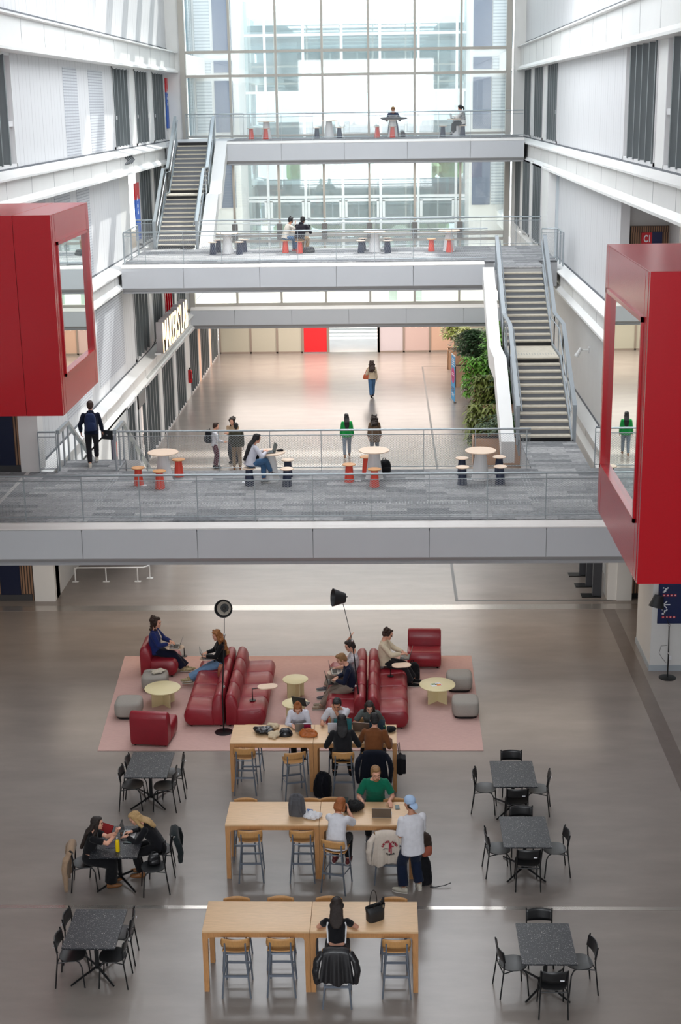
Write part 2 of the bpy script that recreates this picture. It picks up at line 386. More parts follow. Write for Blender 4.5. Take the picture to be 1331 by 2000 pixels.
# --- ground floor
seg('wall_left_ground','left',-9.05,37.0,48.8,0,2.9,M_panel0,.5)
for i,(y0,y1) in enumerate(((48.9,50.7),(52.9,56.4),(57.0,60.4),(61.0,64.0),(65.4,68.6),(69.4,73.0),(73.6,76.8))): bay('left',-9.05,y0,y1,0,2.88,5 if y1-y0>2 else 3)
for y0,y1 in ((50.7,51.0),(52.6,52.9),(56.4,57.0),(60.4,61.0),(64.0,65.4),(68.6,69.4),(73.0,73.6)): seg('wall_left_pier','left',-9.03,y0,y1,0,2.9,M_white if y1<69 else M_peach)
def door(side,X,y0,y1,h):
    s=-1 if side=='left' else 1
    e=empty('door_%d'%(door.n),None,None,(X,(y0+y1)/2,0),kind='structure'); door.n+=1; w=(y1-y0)/2
    b=MB(); b.box(-.08,-w,0,.06,-w+.09,h); b.box(-.08,w-.09,0,.06,w,h); b.box(-.08,-w,h-.5,.06,w,h); b.build('door_frame',M_fin,e)
    b=MB(); b.box(-.04,-w+.09,0,0,-.02,h-.5); b.build('leaf',M_frame,e); b=MB(); b.box(-.04,.02,0,0,w-.09,h-.5); b.build('leaf',M_wglass,e)
    b=MB(); b.tube([(.06,-.08,.9),(.06,-.08,1.3)],.015); b.build('door_handle',M_black,e)
door.n=1
door('left',-9.05,51.0,52.6,2.85)
seg('wall_right_ground','right',6.2,36.7,77.2,0,2.9,M_panel0,.4)
# piers and slatted end walls beside the bridge (ground and level 1)
sl=mat('slatted_timber',(152,116,88),.6,lines=[('X',.075,.032,(52,42,36))])
for z0,z1,xa,xb in ((0,3.0,-9.62,-9.05),(3.65,6.8,-9.72,-9.2)):
    b=MB(); b.box(xa,36.8,z0,xb,37.4,z1); struct('wall_left_pier',b,M_white)
    b=MB(); b.box(-13,36.9,z0,xa,37.0,z1); struct('wall_left_slats',b,sl)
    b=MB(); b.box(-13,36.86,z0,-9.7,36.9,z0+.18); struct('baseboard_left',b,M_dk)
b=MB(); b.box(5.95,36.75,0,6.3,37.4,3.0); struct('wall_right_pier',b,M_white)
b=MB(); b.box(6.3,36.9,0,9.5,37.0,3.0); struct('wall_right_slats',b,sl)
b=MB(); b.box(6.3,36.86,0,9.5,36.9,.14); struct('baseboard_right',b,M_black)
b=MB(); b.box(6.2,31.75,0,9.5,33.6,6.6); struct('wall_right_pier_near',b,M_panel0)
b=MB(); b.box(6.18,31.73,0,9.5,31.75,.14); b.box(6.18,31.75,0,6.2,33.6,.14); struct('baseboard_right_near',b,mat('grey_skirting',(160,168,174),.5))
b=MB(); b.box(-12.5,20,-.0,-12.3,37,16); struct('wall_left_corridor',b,M_panel0)
b=MB(); b.box(9.5,20,0,9.7,37,7.1); struct('wall_right_corridor',b,M_panel0)
b=MB(); b.box(-12.4,20,6.8,-9.8,36.9,7.5); struct('ceiling_left_corridor',b,M_ceil)
# rooms behind the glazed bays
for i,(xa,xb,zz,hh) in enumerate(((-13,-9.95,11.4,14.45),(-13,-9.9,7.45,10.65),(-13,-9.5,3.6,6.8),(-13,-9.1,0,2.9),(6.5,9.5,11.4,14.4),(6.3,9.5,7.4,10.6))):
    far=xa if xa<-10 else xb; s=-1 if far<0 else 1
    b=MB(); b.box(min(far,far+s*.1),40 if zz>3 else 49,zz,max(far,far+s*.1),68,hh); b.box(xa,54,hh,xb,68,hh+.1); b.box(xa,54,zz-.1,xb,68,zz); b.box(xa,53.9,zz,xb,54.0,hh)
    struct('wall_room_%d'%i,b,mat('room_wall_%d'%(i%3),((196,198,196),(206,196,180),(188,196,200))[i%3],.8))
# end wall behind the camera, unseen roof with far glass to let sun in
b=MB(); b.box(-16,YB-.2,0,12,YB,20); struct('wall_back',b,M_panel0)
b=MB(); b.box(-16,YB,19.8,12,54,20.2); b.box(-16,54,19.8,-9.4,68,20.2); b.box(6.0,54,19.8,12,68,20.2)
for k in range(16):
    y=18+k*3.2; b.box(-9.6,y,19.0,6.2,y+.35,20.2)
struct('ceiling',b,M_ceil)
b=MB(); b.box(-9.6,54,20.05,6.2,68,20.1); struct('window_90',b,glassmat('sun_inlet_glass',(.95,.97,.98),.95,.05))
for X0 in (-16,11.8):
    b=MB(); b.box(X0,YB,0,X0+.2,68,20); struct('wall_outer',b,M_panel0)
# ================================================================ CURTAIN WALL
e=empty('window_%d'%91,None,None,(0,68,0),kind='structure')
MX=[-6.99+2.1*k for k in range(6)]
for x in MX:
    b=MB(); b.box(x-.05,-.1,3.68,x+.05,.22,20); b.build('mullion',M_mull,e)
for x in (-9.12,5.66):
    b=MB(); b.box(x-.12,-.2,3.68,x+.12,.25,20); b.build('mullion',M_mull,e)
for z,t in ((18.4,.06),(15.3,.06),(14.25,.06),(11.6,.05),(10.4,.05),(7.1,.10),(6.82,.06),(3.85,.08)):
    b=MB(); b.box(-9.1,-.04,z-t,5.6,.1,z+t); b.build('transom',M_mull,e)
for k in range(7):
    xs=[-9.1]+MX+[5.6]
    b=MB(); b.box(xs[k]+.03,.03,3.8,xs[k+1]-.03,.05,20); b.build('pane',M_glass,e)
for x in MX:
    b=MB()
    b.box(x-.13,-.16,6.9,x+.13,.0,7.62); b.build('bracket',mat('bracket_dark',(96,92,86),.5,metal=.3),e)
# column plates beside the curtain wall
for x in (-9.45,6.05):
    b=MB(); b.box(x-.9 if x<0 else x-.15,67.9,3.7,x+.2 if x<0 else x+.9,68.3,20); struct('wall_left_jamb' if x<0 else 'wall_right_jamb',b,M_white)
# level-1 slab beyond the curtain wall and lobby below
b=MB(); b.box(-9.4,68.1,3.0,6.2,77.5,3.66); struct('floor_level_one_beyond',b,M_creamfl)
b=MB(); b.box(-9.4,67.8,2.86,6.2,77.5,3.0); struct('ceiling_lobby',b,M_ceil)
def fascia(parent,x0,x1,yf,zt,depth=.98,back=.35,x_ref=-1.7):
    # profile in (y,z) facing the camera (-y)
    b=MB(); b.prism([(back,0),(0.02,-.11),(0.02,-.135),(.10,-.145),(back,-.145)],'x',x0,x1); b.build('edge_sheet',M_ledge,parent)
    xs=[x0]+[x_ref+2.7*k for k in range(-4,5) if x0+.3<x_ref+2.7*k<x1-.3]+[x1]
    for a,c in zip(xs[:-1],xs[1:]):
        b=MB(); b.prism([(0.0,-.14),(0.0,-.83),(.04,-.85),(.30,-.85),(.30,-.14)],'x',a+.009,c-.009); b.build('fascia_panel',M_fasc,parent)
    b=MB(); b.prism([(.02,-.85),(.12,-.95),(.10,-.97),(.10,-1.02),(back+.2,-1.02),(back+.2,-.2),(.05,-.2)],'x',x0+.02,x1-.02); b.build('soffit_edge',M_soff,parent)
def bridge(label,x0,x1,y0,y1,z,extra=()):
    e=empty('footbridge',label,'footbridge',(0,y0,z))
    b=MB(); b.box(x0,.28,-.05,x1,y1-y0,0)
    for q in extra: b.box(q[0],q[1]-y0,-.05,q[2],q[3]-y0,0)
    b.build('carpet_deck',M_carpet,e)
    b=MB(); b.box(x0,.3,-1.0,x1,y1-y0-.02,-.06)
    for q in extra: b.box(q[0],q[1]-y0,-.7,q[2],q[3]-y0,-.06)
    b.build('slab',M_soff,e)
    fascia(e,x0,x1,0,z)
    return e
B1=bridge('nearest grey-carpeted footbridge with three sets of round tables, above the lounge',-13.5,6.6,31.8,36.85,Z1,((3.85,36.85,5.4,40.05),(-8.75,36.85,-7.15,38.15)))
b=MB(); b.box(6.6,.3,-.9,9.4,5.1,0); b.build('carpet_deck',M_carpet,B1)
# rows of metal studs on the carpet
b=MB()
def studs(x0,y0,x1,y1,w=.0):
    L=math.hypot(x1-x0,y1-y0); k=int(L/.075)
    for i in range(k):
        t=i/k; x=x0+(x1-x0)*t; y=y0+(y1-y0)*t-31.8
        if (i%7)==6: continue
        b.box(x-.012,y-.012,0,x+.012,y+.012,.006)
for d in (0,.07,.14): studs(-7.1,33.55+d,3.55,33.45+d)
for d in (-.08,0,.08): studs(-7.08+d,33.6,-7.08+d,36.6); studs(3.6+d,33.5,3.6+d,36.4)
b.build('stud_strip',M_dotstrip,B1)['kind']='stuff'
b=MB(); b.box(-9.58,.35,0,-9.48,5.1,.006); b.build('threshold_strip',mat('threshold',(170,168,166),.5),B1)
for x,y in ((-6.2,35.35),(-3.62,35.6),(-2.85,35.98),(-0.72,35.75),(2.15,35.75)):
    b=MB(); b.box(x-.08,y-.06-31.8,0,x+.08,y+.06-31.8,.008); b.build('floor_socket',M_whitesign,B1)
B2=bridge('middle footbridge with two students on orange stools, halfway up the hall',-9.3,3.5,50.7,56.1,Z2)
b=MB(); b.box(3.5,.0,-.05,6.03,5.4,0); b.box(3.85,-1.95,-.05,5.35,0,0); b.build('carpet_deck',M_carpet,B2)
b=MB(); b.box(3.5,.02,-.9,6.03,5.4,-.06); b.box(3.8,-1.95,-.8,5.4,.02,-.06); b.build('slab',M_soff,B2)
B3=bridge('highest footbridge along the glass curtain wall at the far end',-6.75,6.0,63.3,67.85,Z3)
b=MB(); b.box(-9.4,.3,-.05,-6.75,4.55,0); b.box(-9.4,.3,-.9,-6.75,4.5,-.06); b.build('slab',M_fasc,B3)
B4=empty('slab_edge','white panelled slab edge below the lowest window strip at the far end','slab edge',(0,67.5,3.8)); fascia(B4,-9.2,6.0,0,3.8)
b=MB(); b.box(-9.2,.1,-.98,6,.3,-.2); b.build('slab',M_soff,B4)
# ================================================================ LOBBY FAR WALL
c=1
xs=[-9.0,-7.9,-6.55,-5.2,-4.85+.0]
def px2x(px): return (px-752)/2900*77.0*1.0
e=empty('window_%d'%92,None,None,(0,77,0),kind='structure')
edges=[(415,478),(478,532),(532,584),(739,790),(790,843),(843,897),(897,985)]
cols=['frosted_cream','frosted_cream','frosted_cream','frosted_lilac','frosted_rose','frosted_peach','frosted_cream']
fm={'frosted_cream':mat('frosted_cream',(168,166,152),.2),'frosted_lilac':mat('frosted_lilac',(184,176,180),.2),'frosted_rose':mat('frosted_rose',(182,160,154),.2),'frosted_peach':mat('frosted_peach',(186,156,138),.2)}
brown=mat('partition_frame',(128,116,106),.5)
for (a,c_),k in zip(edges,cols):
    x0,x1=px2x(a),px2x(c_)
    b=MB(); b.box(x0+.05,.0,.08,x1-.05,.04,2.86); b.build('pane',fm[k],e)
    b=MB(); b.box(x0-.05,-.05,0,x0+.05,.08,2.86); b.box(x0,-.05,0,x1,.08,.09); b.build('window_frame',brown,e)
for a in (584,636,739):
    x=px2x(a); b=MB(); b.box(x-.07,-.05,0,x+.07,.08,2.86); b.build('window_frame',brown,e)
# large pale X-shaped pattern printed on two panes
b=MB()
for cx in (px2x(815),px2x(868)):
    for sg in (-1,1):
        for dd in (-.5,0,.5):
            M=Matrix.Translation((cx+dd*.6,-.01,1.75))@Matrix.Rotation(sg*R(42),4,'Y'); b.box(-.05,-.004,-.55,.05,.004,.55,M)
b.build('print',mat('pale_print',(206,188,176),.4),e)
dr=empty('door_%d'%9,None,None,(px2x(610),77,0),kind='structure')
b=MB(); b.box(-.62,-.02,.05,.62,.04,2.8); b.build('leaf',mat('red_door',(196,22,30),.35),dr); b=MB(); b.box(-.5,-.03,2.3,-.1,-.02,2.5); b.build('label',mat('brass',(200,160,80),.4),dr)
# bright space behind the opening
b=MB(); b.box(-9.4,77.15,2.86,6.3,77.4,3.7); struct('wall_lobby_head',b,M_ceil)
# ================================================================ BEYOND THE CURTAIN WALL
for s,xw,xf in ((-1,-9.9,-9.3),(1,6.4,6.0)):
    for zf,bot in ((7.5,6.7),(11.45,10.6),(15.47,14.45)):
        b=MB(); b.prism([(xw+s*.3,zf),(xw,zf),(xf,zf-.15),(xf,bot),(xw+s*.3,bot)],'y',68.3,YE); struct('trim_%d'%n,b,M_white); n+=1
    for zf,h in ((0.0,6.7),(7.5,3.1),(11.45,3.0),(15.47,3.6)):
        y=76 if zf>1 else 77.5
        while y<YE-4:
            b=MB(); b.box(min(xw,xw+s*.2),y,zf,max(xw,xw+s*.2),y+4,zf+h)
            if int(y*3)%2: struct('wall_court_%s'%('left' if s<0 else 'right'),b,M_panel0)
            else:
                b=MB(); b.box(min(xw,xw+s*.1),y,zf,max(xw,xw+s*.1),y+4,zf+h); struct('window_court',b,mat('court_window',(66,96,106),.15,lines=[('Y',.75,.12,(214,220,222))]))
            y+=4.4
# projecting end blocks facing the hall, with a dark window and louvres
for xa,xb in ((-9.9,-7.6),(4.5,6.4)):
    s=1 if xa<0 else -1
    b=MB(); b.box(xa,78,3.7,xb,84,19.5); struct('wall_court_block',b,M_white)
    for z0,z1 in ((15.6,18.4),(14.6,15.2),(7.7,10.5),(11.6,14.2)):
        w0=xa+ (1.05 if s>0 else .15); b=MB(); b.box(w0,77.92,z0,w0+.95,78,z1); struct('window_court_block',b,mat('court_dark_window',(84,98,122),.3))
        b=MB(); w1=xa+(.1 if s>0 else 1.15); b.box(w1,77.94,z0,w1+.8,78,z1); struct('wall_court_louvre',b,mat('court_louvre',(196,202,206),.5,lines=[('Z',.16,.06,(160,168,174))]))
# white framed glass screen across the court
e=empty('window_%d'%93,None,None,(0,82,0),kind='structure')
for k in range(8):
    x=-8.6+2.1*k
    b=MB(); b.box(x-.07,0,2.9,x+.07,.15,20); b.build('mullion',M_wframe,e)
    if k<7:
        b=MB()
        for z in (6.75,7.75): b.box(x+.1,-.02,z-.06,x+2.0,.1,z+.06)
        b.box(x+.1,-.02,6.75,x+.24,.1,7.75); b.box(x+1.88,-.02,6.75,x+2.0,.1,7.75); b.build('window_frame',M_wframe,e)
for z in (6.55,7.95,13.6,16.6,18.4):
    b=MB(); b.box(-9.3,.02,z-.07,6,.12,z+.07); b.build('transom',M_wframe,e)
b=MB(); b.box(-9.2,.06,3,6,.08,20); b.build('pane',glassmat('screen_glass',(.68,.77,.79),.85,haze=.02),e)
# bridges, slabs and roof further back
for y,z in ((98,11.45),(98,15.6),(104,7.5)):
    b=MB(); b.box(-9.4,y,z-.9,6.1,y+5,z); struct('floor_court_bridge',b,mat('pale_teal_slab',(186,202,204),.6))
b=MB()
for k in range(24): b.box(-9.6,86+k*1.35,17.0,6.3,86.75+k*1.35,17.3)
struct('ceiling_court',b,M_teal)
b=MB(); b.box(-9.8,97,3.2,6.3,106,3.6); struct('floor_court_level_one',b,mat('court_floor_grey',(176,182,184),.7))
for y in (87,92,97,102,107,112): b=MB(); b.box(-9.6,y,16.6,6.3,y+.3,17.0); struct('trim_%d'%n,b,M_wframe); n+=1
b=MB()
rg=random.Random(5)
for k in range(60):
    x=rg.uniform(-9,6); z=rg.uniform(0.5,9); b.ell((x,YE+rg.uniform(1,4),z),(rg.uniform(.8,1.8),1,rg.uniform(.7,1.6)),n=8,m=5)
o=b.build('hedge',mat('court_trees',(150,176,120),.8,var=.2,vs=1)); tag(o,'soft green trees outside beyond the far glass','trees',kind='stuff')
b=MB(); b.box(-30,YE,-.3,30,160,-.02); struct('floor_outdoor',b,mat('outdoor_ground',(210,210,204),.9))
# white plastic-looking oval sculpture letters behind the curtain wall

fw=mat('far_facade_teal',(160,176,178),.5,lines=[('X',2.1,.12,(226,232,232)),('Z',1.3,.10,(216,224,224))])
for z0,z1 in ((-.02,1.0),(3.6,7.2),(9.9,11.6),(13.9,17.4)):
    b=MB(); b.box(-9.9,YE-1.0,z0,6.4,YE-.7,z1); struct('wall_court_far',b,fw)
# ================================================================ RAILINGS
def railing(label,pts,z,h=1.1,posts=None,m=None,group=None,every=1.35,net=True,xref=None):
    m=m or M_rail
    e=empty('railing',label,'railing',(pts[0][0],pts[0][1],z),0,group)
    P=[V((p[0]-pts[0][0],p[1]-pts[0][1],0)) for p in pts]
    b=MB(); b.tube([p+V((0,0,h)) for p in P],.026,8); b.build('handrail',m,e,smooth=50)
    b=MB(); b.tube([p+V((0,0,h-.13)) for p in P],.012,6); b.build('cross_rail',m,e,smooth=50); b=MB(); b.tube([p+V((0,0,.1)) for p in P],.012,6); b.build('cross_rail',m,e,smooth=50)
    for a,c in zip(P[:-1],P[1:]):
        d=c-a; L=d.length; d=d/L; nn=V((-d.y,d.x,0))
        k=max(1,round(L/every))
        if xref is not None and abs(d.x)>.9:
            ts=[]; x0=pts[0][0]
            q=math.ceil((min(a.x,c.x)+x0-xref)/every)
            while xref+q*every<max(a.x,c.x)+x0: ts.append(abs(xref+q*every-x0-a.x)); q+=1
        else: ts=[L*i/k for i in range(k+1)]
        for t in ts:
            p=a+d*t; b=MB(); M=Matrix.Translation(p)@Matrix.Rotation(math.atan2(d.y,d.x),4,'Z')
            b.box(-.008,-.03,-.02,.008,.03,h-.02,M); b.build('post',m,e)
        if net:
            b=MB(); u=d*L; b.add([a+V((0,0,.1)),a+u+V((0,0,.1)),a+u+V((0,0,h-.13)),a+V((0,0,h-.13))],[(0,1,2,3)]); b.build('wire_net',M_net,e)
    return e
railing('long wire-net railing along the near edge of the nearest footbridge',[(-12,32.1),(6.3,32.1)],Z1,xref=-1.7)
railing('wire-net railing behind the round tables of the nearest footbridge',[(-7.08,36.75),(3.8,36.75)],Z1,xref=-1.7)
railing('short wire-net railing between the white pier and the stairs going down on the left',[(-9.2,36.75),(-8.72,36.75)],Z1,every=.4,m=M_raild)
railing('wire-net railing along the near edge of the middle footbridge',[(-9.2,54.0),(-9.2,50.95),(3.6,50.95)],Z2,xref=-1.7)
railing('wire-net railing along the far edge of the middle footbridge',[(-7.1,56.0),(6.0,56.0)],Z2,xref=-1.7)
railing('wire-net railing on the near edge of the highest footbridge',[(-7.1,63.55),(5.95,63.55)],Z3,xref=-1.7)
railing('short wire-net railing above the head of the far left staircase, against the glass wall',[(-9.05,67.6),(-6.4,67.6)],Z3)
railing('short railing beside the foot of the far left staircase',[(-9.7,56.6),(-9.05,56.6)],Z2,every=.3,m=M_rail)
railing('short railing beside the head of the right staircase by the corrugated wall',[(5.45,50.6),(6.0,50.6),(6.0,48.9)],Z2,every=.8)
railing('short railing right of the foot of the right staircase behind the red pod',[(5.5,36.85),(6.15,36.85)],Z1,every=.35)
# ================================================================ STAIRS
def stair(label,x0,x1,ya,za,yl0,yl1,zl,yb,zb,clad,n1=12,n2=13,railm=M_raild,down=False):
    e=empty('staircase',label,'staircase',((x0+x1)/2,ya,za)); ox=(x0+x1)/2; w=(x1-x0)/2
    def Y(y): return y-ya
    def Z(z): return z-za
    fl=[(ya,za,yl0,zl,n1),(yl1,zl,yb,zb,n2)]
    for (y0,z0,y1,z1_,nr) in fl:
        g=(y1-y0)/(nr-1); r=(z1_-z0)/nr
        for k in range(nr):
            yy=y0+g*k; zz=z0+r*k
            b=MB(); b.box(-w,Y(yy)+.012,Z(zz),w,Y(yy)+.03,Z(zz+r)-.04); b.build('riser',M_black if k in (0,nr-1) else M_riser,e)
            if k<nr-1:
                b=MB(); b.box(-w,Y(yy)-.02,Z(zz+r)-.045,w,Y(yy+g)+.03,Z(zz+r)); b.build('tread',M_tread,e)
    b=MB(); b.box(-w,Y(yl0)-.02,Z(zl)-.045,w,Y(yl1)+.02,Z(zl)); b.build('landing',M_tread,e)
    b=MB()
    for k in range(16):
        for q in range(3): b.box(-w+.08+k*(2*w-.1)/16,Y(yl0)+.55+q*.1,Z(zl),-w+.11+k*(2*w-.1)/16,Y(yl0)+.58+q*.1,Z(zl)+.006)
    b.build('stud_strip',M_dotstrip,e)
    line=[(ya-.05,za),(yl0,zl),(yl1,zl),(yb,zb)]
    for s in (-1,1):
        x=s*(w+.02)
        b=MB(); pts=[(Y(y),Z(z)+.06) for y,z in line]+[(Y(y),Z(z)-.42) for y,z in line[::-1]]; b.prism(pts,'x',min(x,x+s*.05),max(x,x+s*.05)); b.build('stringer',railm,e)
        xr=s*(w+.09)
        up=[(ya-.0,za+1.05),(yl0-.1,zl+1.05),(yl1,zl+1.05),(yb+.05,zb+1.05)]
        b=MB()
        for (y0,z0),(y1,z1_) in zip(up[:-1],up[1:]): b.prism([(Y(y0),Z(z0)),(Y(y1),Z(z1_)),(Y(y1),Z(z1_)-.05),(Y(y0),Z(z0)-.05)],'x',xr-.06,xr+.06)
        b.build('handrail',railm,e)
        b=MB()
        for (y0,z0),(y1,z1_) in zip(up[:-1],up[1:]): b.add([(xr,Y(y0),Z(z0)-.15),(xr,Y(y1),Z(z1_)-.15),(xr,Y(y1),Z(z1_)-1.0),(xr,Y(y0),Z(z0)-1.0)],[(0,1,2,3)])
        b.build('wire_net',M_net,e)
        for (y0,z0),(y1,z1_) in zip(up[:-1],up[1:]):
            L=abs(y1-y0); k=max(2,int(L/1.0))
            for i in range(k+1):
                t=i/k; b=MB(); yy=y0+(y1-y0)*t; zz=z0+(z1_-z0)*t
                b.box(xr-.012,Y(yy)-.045,Z(zz)-1.3,xr+.012,Y(yy)+.045,Z(zz)-.03); b.build('post',railm,e)
        for yy,zz in ((ya-.03,za),(yb+.05,zb)):
            b=MB(); b.box(xr-.05,Y(yy)-.02,Z(zz)-.1,xr+.05,Y(yy)+.03,Z(zz)+1.05); b.build('end_post',railm,e)
        pts2=[(Y(y),Z(z)+.88) for y,z in line]
        b=MB(); b.tube([(s*(w-.02),y,z) for y,z in pts2],.02,8); b.build('grab_rail',railm,e,smooth=50)
    if clad:
        cx0,cx1=clad; b=MB(); pts=[(Y(y),Z(z)) for y,z in line]+[(Y(y),Z(z)-.62) for y,z in line[::-1]]
        b.prism(pts,'x',cx0-ox,cx1-ox); b.build('white_cladding',M_white,e)
    return e
stair('grey staircase on the right rising from the nearest to the middle footbridge',3.85,5.27,40.0,Z1,43.2,45.4,5.5,48.75,Z2,(3.3,3.68))
stair('pale staircase on the far left rising from the middle to the highest footbridge',-8.87,-7.4,56.5,Z2,59.45,60.6,9.5,63.5,Z3,(-7.25,-6.75),12,12,M_rail)
# stairs going down from the nearest footbridge on the left
def stair_down():
    e=empty('staircase','grey staircase on the left going down from the nearest footbridge',"staircase",(-7.95,38.15,Z1))
    nr=22; g=.29; r=Z1/nr
    for k in range(nr-1):
        b=MB(); b.box(-.72,g*k,-r*(k+1)-.04,.72,g*(k+1)+.02,-r*(k+1)); b.build('tread',M_tread,e)
        b=MB(); b.box(-.72,g*k,-r*(k+1),.72,g*k+.02,-r*k-.04); b.build('riser',M_riser,e)
    L=g*(nr-1)
    for s in (-1,1):
        x=s*.76
        b=MB(); b.prism([(-.1,.06),(L,-Z1+.15),(L,-Z1),(L-.6,-Z1),(-.1,-.5)],'x',x-.03,x+.03); b.build('stringer',M_raild,e)
        b=MB(); b.prism([(-1.2,1.1),(0,1.1),(0,1.0),(-1.2,1.0)],'x',x-.05,x+.05); b.prism([(0,1.1),(L,-Z1+1.2),(L,-Z1+1.1),(0,1.0)],'x',x-.05,x+.05); b.build('handrail',M_rail,e)
        for t in (-1.2,-.6,0,.8,1.6,2.6,3.6,4.8,L):
            zz=0 if t<0 else -t*Z1/L; b=MB(); b.box(x-.015,t-.06,zz-.1,x+.015,t+.06,zz+1.04); b.build('post',M_raild,e)
        b=MB(); b.add([(x,0,.05),(x,L,-Z1+.1),(x,L,-Z1+1.0),(x,0,.95)],[(0,1,2,3)]); b.build('wire_net',M_net,e)
    b=MB(); b.prism([(-.05,0),(L,-Z1+.1),(L,-Z1),(L-.8,-Z1),(-.05,-.62)],'x',.82,1.2); b.build('white_cladding',M_white,e)
    b=MB(); b.prism([(-.05,0),(L,-Z1+.1),(L,-Z1),(L-.8,-Z1),(-.05,-.62)],'x',-1.05,-.82); b.build('white_cladding',M_white,e)
stair_down()
# ================================================================ RED PODS
def pod(label,xi,xo,y0,y1,z0,z1,win,seam):
    s=1 if xo<xi else -1     # s=+1: pod on the right, its inner face at xi looks left
    e=empty('meeting_pod',label,'projecting pod',((xi+xo)/2,y0,z0)); cx=(xi+xo)/2
    H=z1-z0; D=y1-y0; w=abs(xo-xi)/2; t=.12; si=1 if xi>cx else -1
    xf=si*w
    # front panels with seam
    def box_(b,xa,xb,ya,yb,za,zb): b.box(min(xa,xb),ya,za,max(xa,xb),yb,zb)
    cuts=[xf]+[xf-si*c for c in seam]+[-xf]
    for a,c in zip(cuts[:-1],cuts[1:]):
        b=MB(); box_(b,a-si*.006,c+si*.006,0,t,0,H); b.build('front_panel',M_red,e)
        b=MB(); box_(b,a-si*.006,c+si*.006,t+.002,D,H-.018,H+.0); b.build('roof_panel',M_red,e)
    b=MB(); b.box(-w+.03,.03,.03,w-.03,.06,H-.03); b.box(-w+.03,.03,H-.05,w-.03,D-.03,H-.03); b.build('seam_backing',mat('dark_red_gap',(90,4,14),.6),e)
    b=MB(); b.box(-w+.02,D-t,.01,w-.02,D,H-.03); b.build('back_panel',M_red,e)
    b=MB(); b.box(-w+.02,t,.01,w-.02,D-t-.01,.12); b.build('underside_panel',M_red,e)
    # inner side: frame around the tall window
    ya,yb,za,zb=win
    for q in ((t,.34,0,H-.02),(yb,D+.01,0,H-.02),(.352,yb-.008,zb,H-.02),(.352,yb-.008,0,za)):
        b=MB(); box_(b,xf-si*.1,xf,q[0]+.004,q[1]-.004,q[2],q[3]); b.build('side_panel',M_red,e)
    if ya>.36: b=MB(); box_(b,xf-si*.1,xf,.35,ya,za,zb); b.build('side_panel',M_red,e)
    b=MB()
    for q in ((ya,yb,za,za+.07),(ya,yb,zb-.07,zb),(ya,ya+.07,za,zb),(yb-.07,yb,za,zb)): box_(b,xf-si*.12,xf+si*.035,q[0],q[1],q[2],q[3])
    b.build('window_frame',M_red,e)
    b=MB(); box_(b,xf-si*.06,xf-si*.05,ya+.05,yb-.05,za+.05,zb-.05); b.build('pane',M_rglass,e)
    b=MB(); box_(b,xf-si*1.6,xf-si*1.5,t,D-t,.12,H-.05); b.build('inner_wall',mat('pod_inner',(120,128,126),.8),e)
    return e
pod('red metal meeting pod with a tall window jutting from the left wall',-7.1,-13.5,30.8,34.8,6.45,10.8,(.40,3.72,.8,3.75),(.82,3.9))
pod('red metal meeting pod with a tall window jutting from the right wall, nearest to us',3.75,10.0,20.5,24.6,6.0,10.65,(.35,3.82,.85,3.95),(2.2,4.6))
# ================================================================ SIGNS
def text_mesh(s,size,depth,name,m,parent,M,bold=0):
    cu=bpy.data.curves.new('t','FONT'); cu.body=s; cu.size=size; cu.extrude=depth; cu.align_x='LEFT'; cu.offset=bold
    o=bpy.data.objects.new('t',cu); COL.objects.link(o)
    dg=bpy.context.evaluated_depsgraph_get(); me=bpy.data.meshes.new_from_object(o.evaluated_get(dg))
    w=max((v.co.x for v in me.vertices),default=0)
    bpy.data.objects.remove(o); me.transform(M); me.materials.clear(); me.materials.append(m)
    r=bpy.data.objects.new(name,me); COL.objects.link(r); r.parent=parent; return r,w
e=empty('lit_letter_sign','tall glowing MAKERS LAB letters standing on the left ledge','sign',(-9.02,55.1,3.66))
y=0; M_lit=mat('lit_letter_face',(255,222,170),.4,emit=2.0)
for ch,wd in (('M',.92),('A',.78),('K',.76),('E',.66),('R',.72),('S',.68),("'",.3),('L',.66),('A',.78),('B',.7)):
    # each letter: grey box body with a glowing face
    sx=.62; M=Matrix.Translation((.26,y,.06))@Matrix(((0,0,1,0),(1,0,0,0),(0,1,0,0),(0,0,0,1)))@Matrix.Diagonal((sx*1.15,1.0,1,1))
    r,w=text_mesh(ch,1.75,.13,'letter_body',mat('letter_side',(150,146,148),.5),e,M,.01)
    M2=Matrix.Translation((.40,y,.06))@Matrix(((0,0,1,0),(1,0,0,0),(0,1,0,0),(0,0,0,1)))@Matrix.Diagonal((sx*1.15,1.0,1,1))
    f,w=text_mesh(ch,1.75,.012,'letter_face',M_lit,e,M2,-.01); 
    y+=w*sx*1.15+.06
    if ch=="'": y+=.12
b=MB(); b.box(.05,0,0,.3,y,.07); b.build('base_rail',M_frame,e)
# navy wayfinding sign on the near right pier
e=empty('wayfinding_sign','navy wayfinding sign with a white left arrow on the right pier','sign',(6.32,31.72,1.2))
b=MB(); b.box(0,-.03,0,1.3,0,2.4); b.build('board',M_navysign,e)
def poly_y(pts,y0,y1): b=MB(); b.prism(pts,'y',y0,y1); return b
b=poly_y([(.105,.50),(.135,.50),(.135,.50),(.105,.50)],-.04,-.03); b=MB()
def bar(b,x0,z0,x1,z1,t,ya=-.036,yb=-.03):
    d=V((x1-x0,0,z1-z0)).normalized(); p=V((-d.z,0,d.x))*t/2
    A=V((x0,0,z0)); B=V((x1,0,z1)); q=[A+p,A-p,B-p,B+p]
    b.prism([(v.x,v.z) for v in q],'y',ya,yb)
for z in (.47,):
    bar(b,.12,z,.28,z,.024); bar(b,.115,z-.006,.205,z+.085,.024); bar(b,.115,z+.006,.205,z-.085,.024)
b.build('arrow',M_whitesign,e)
b=MB()
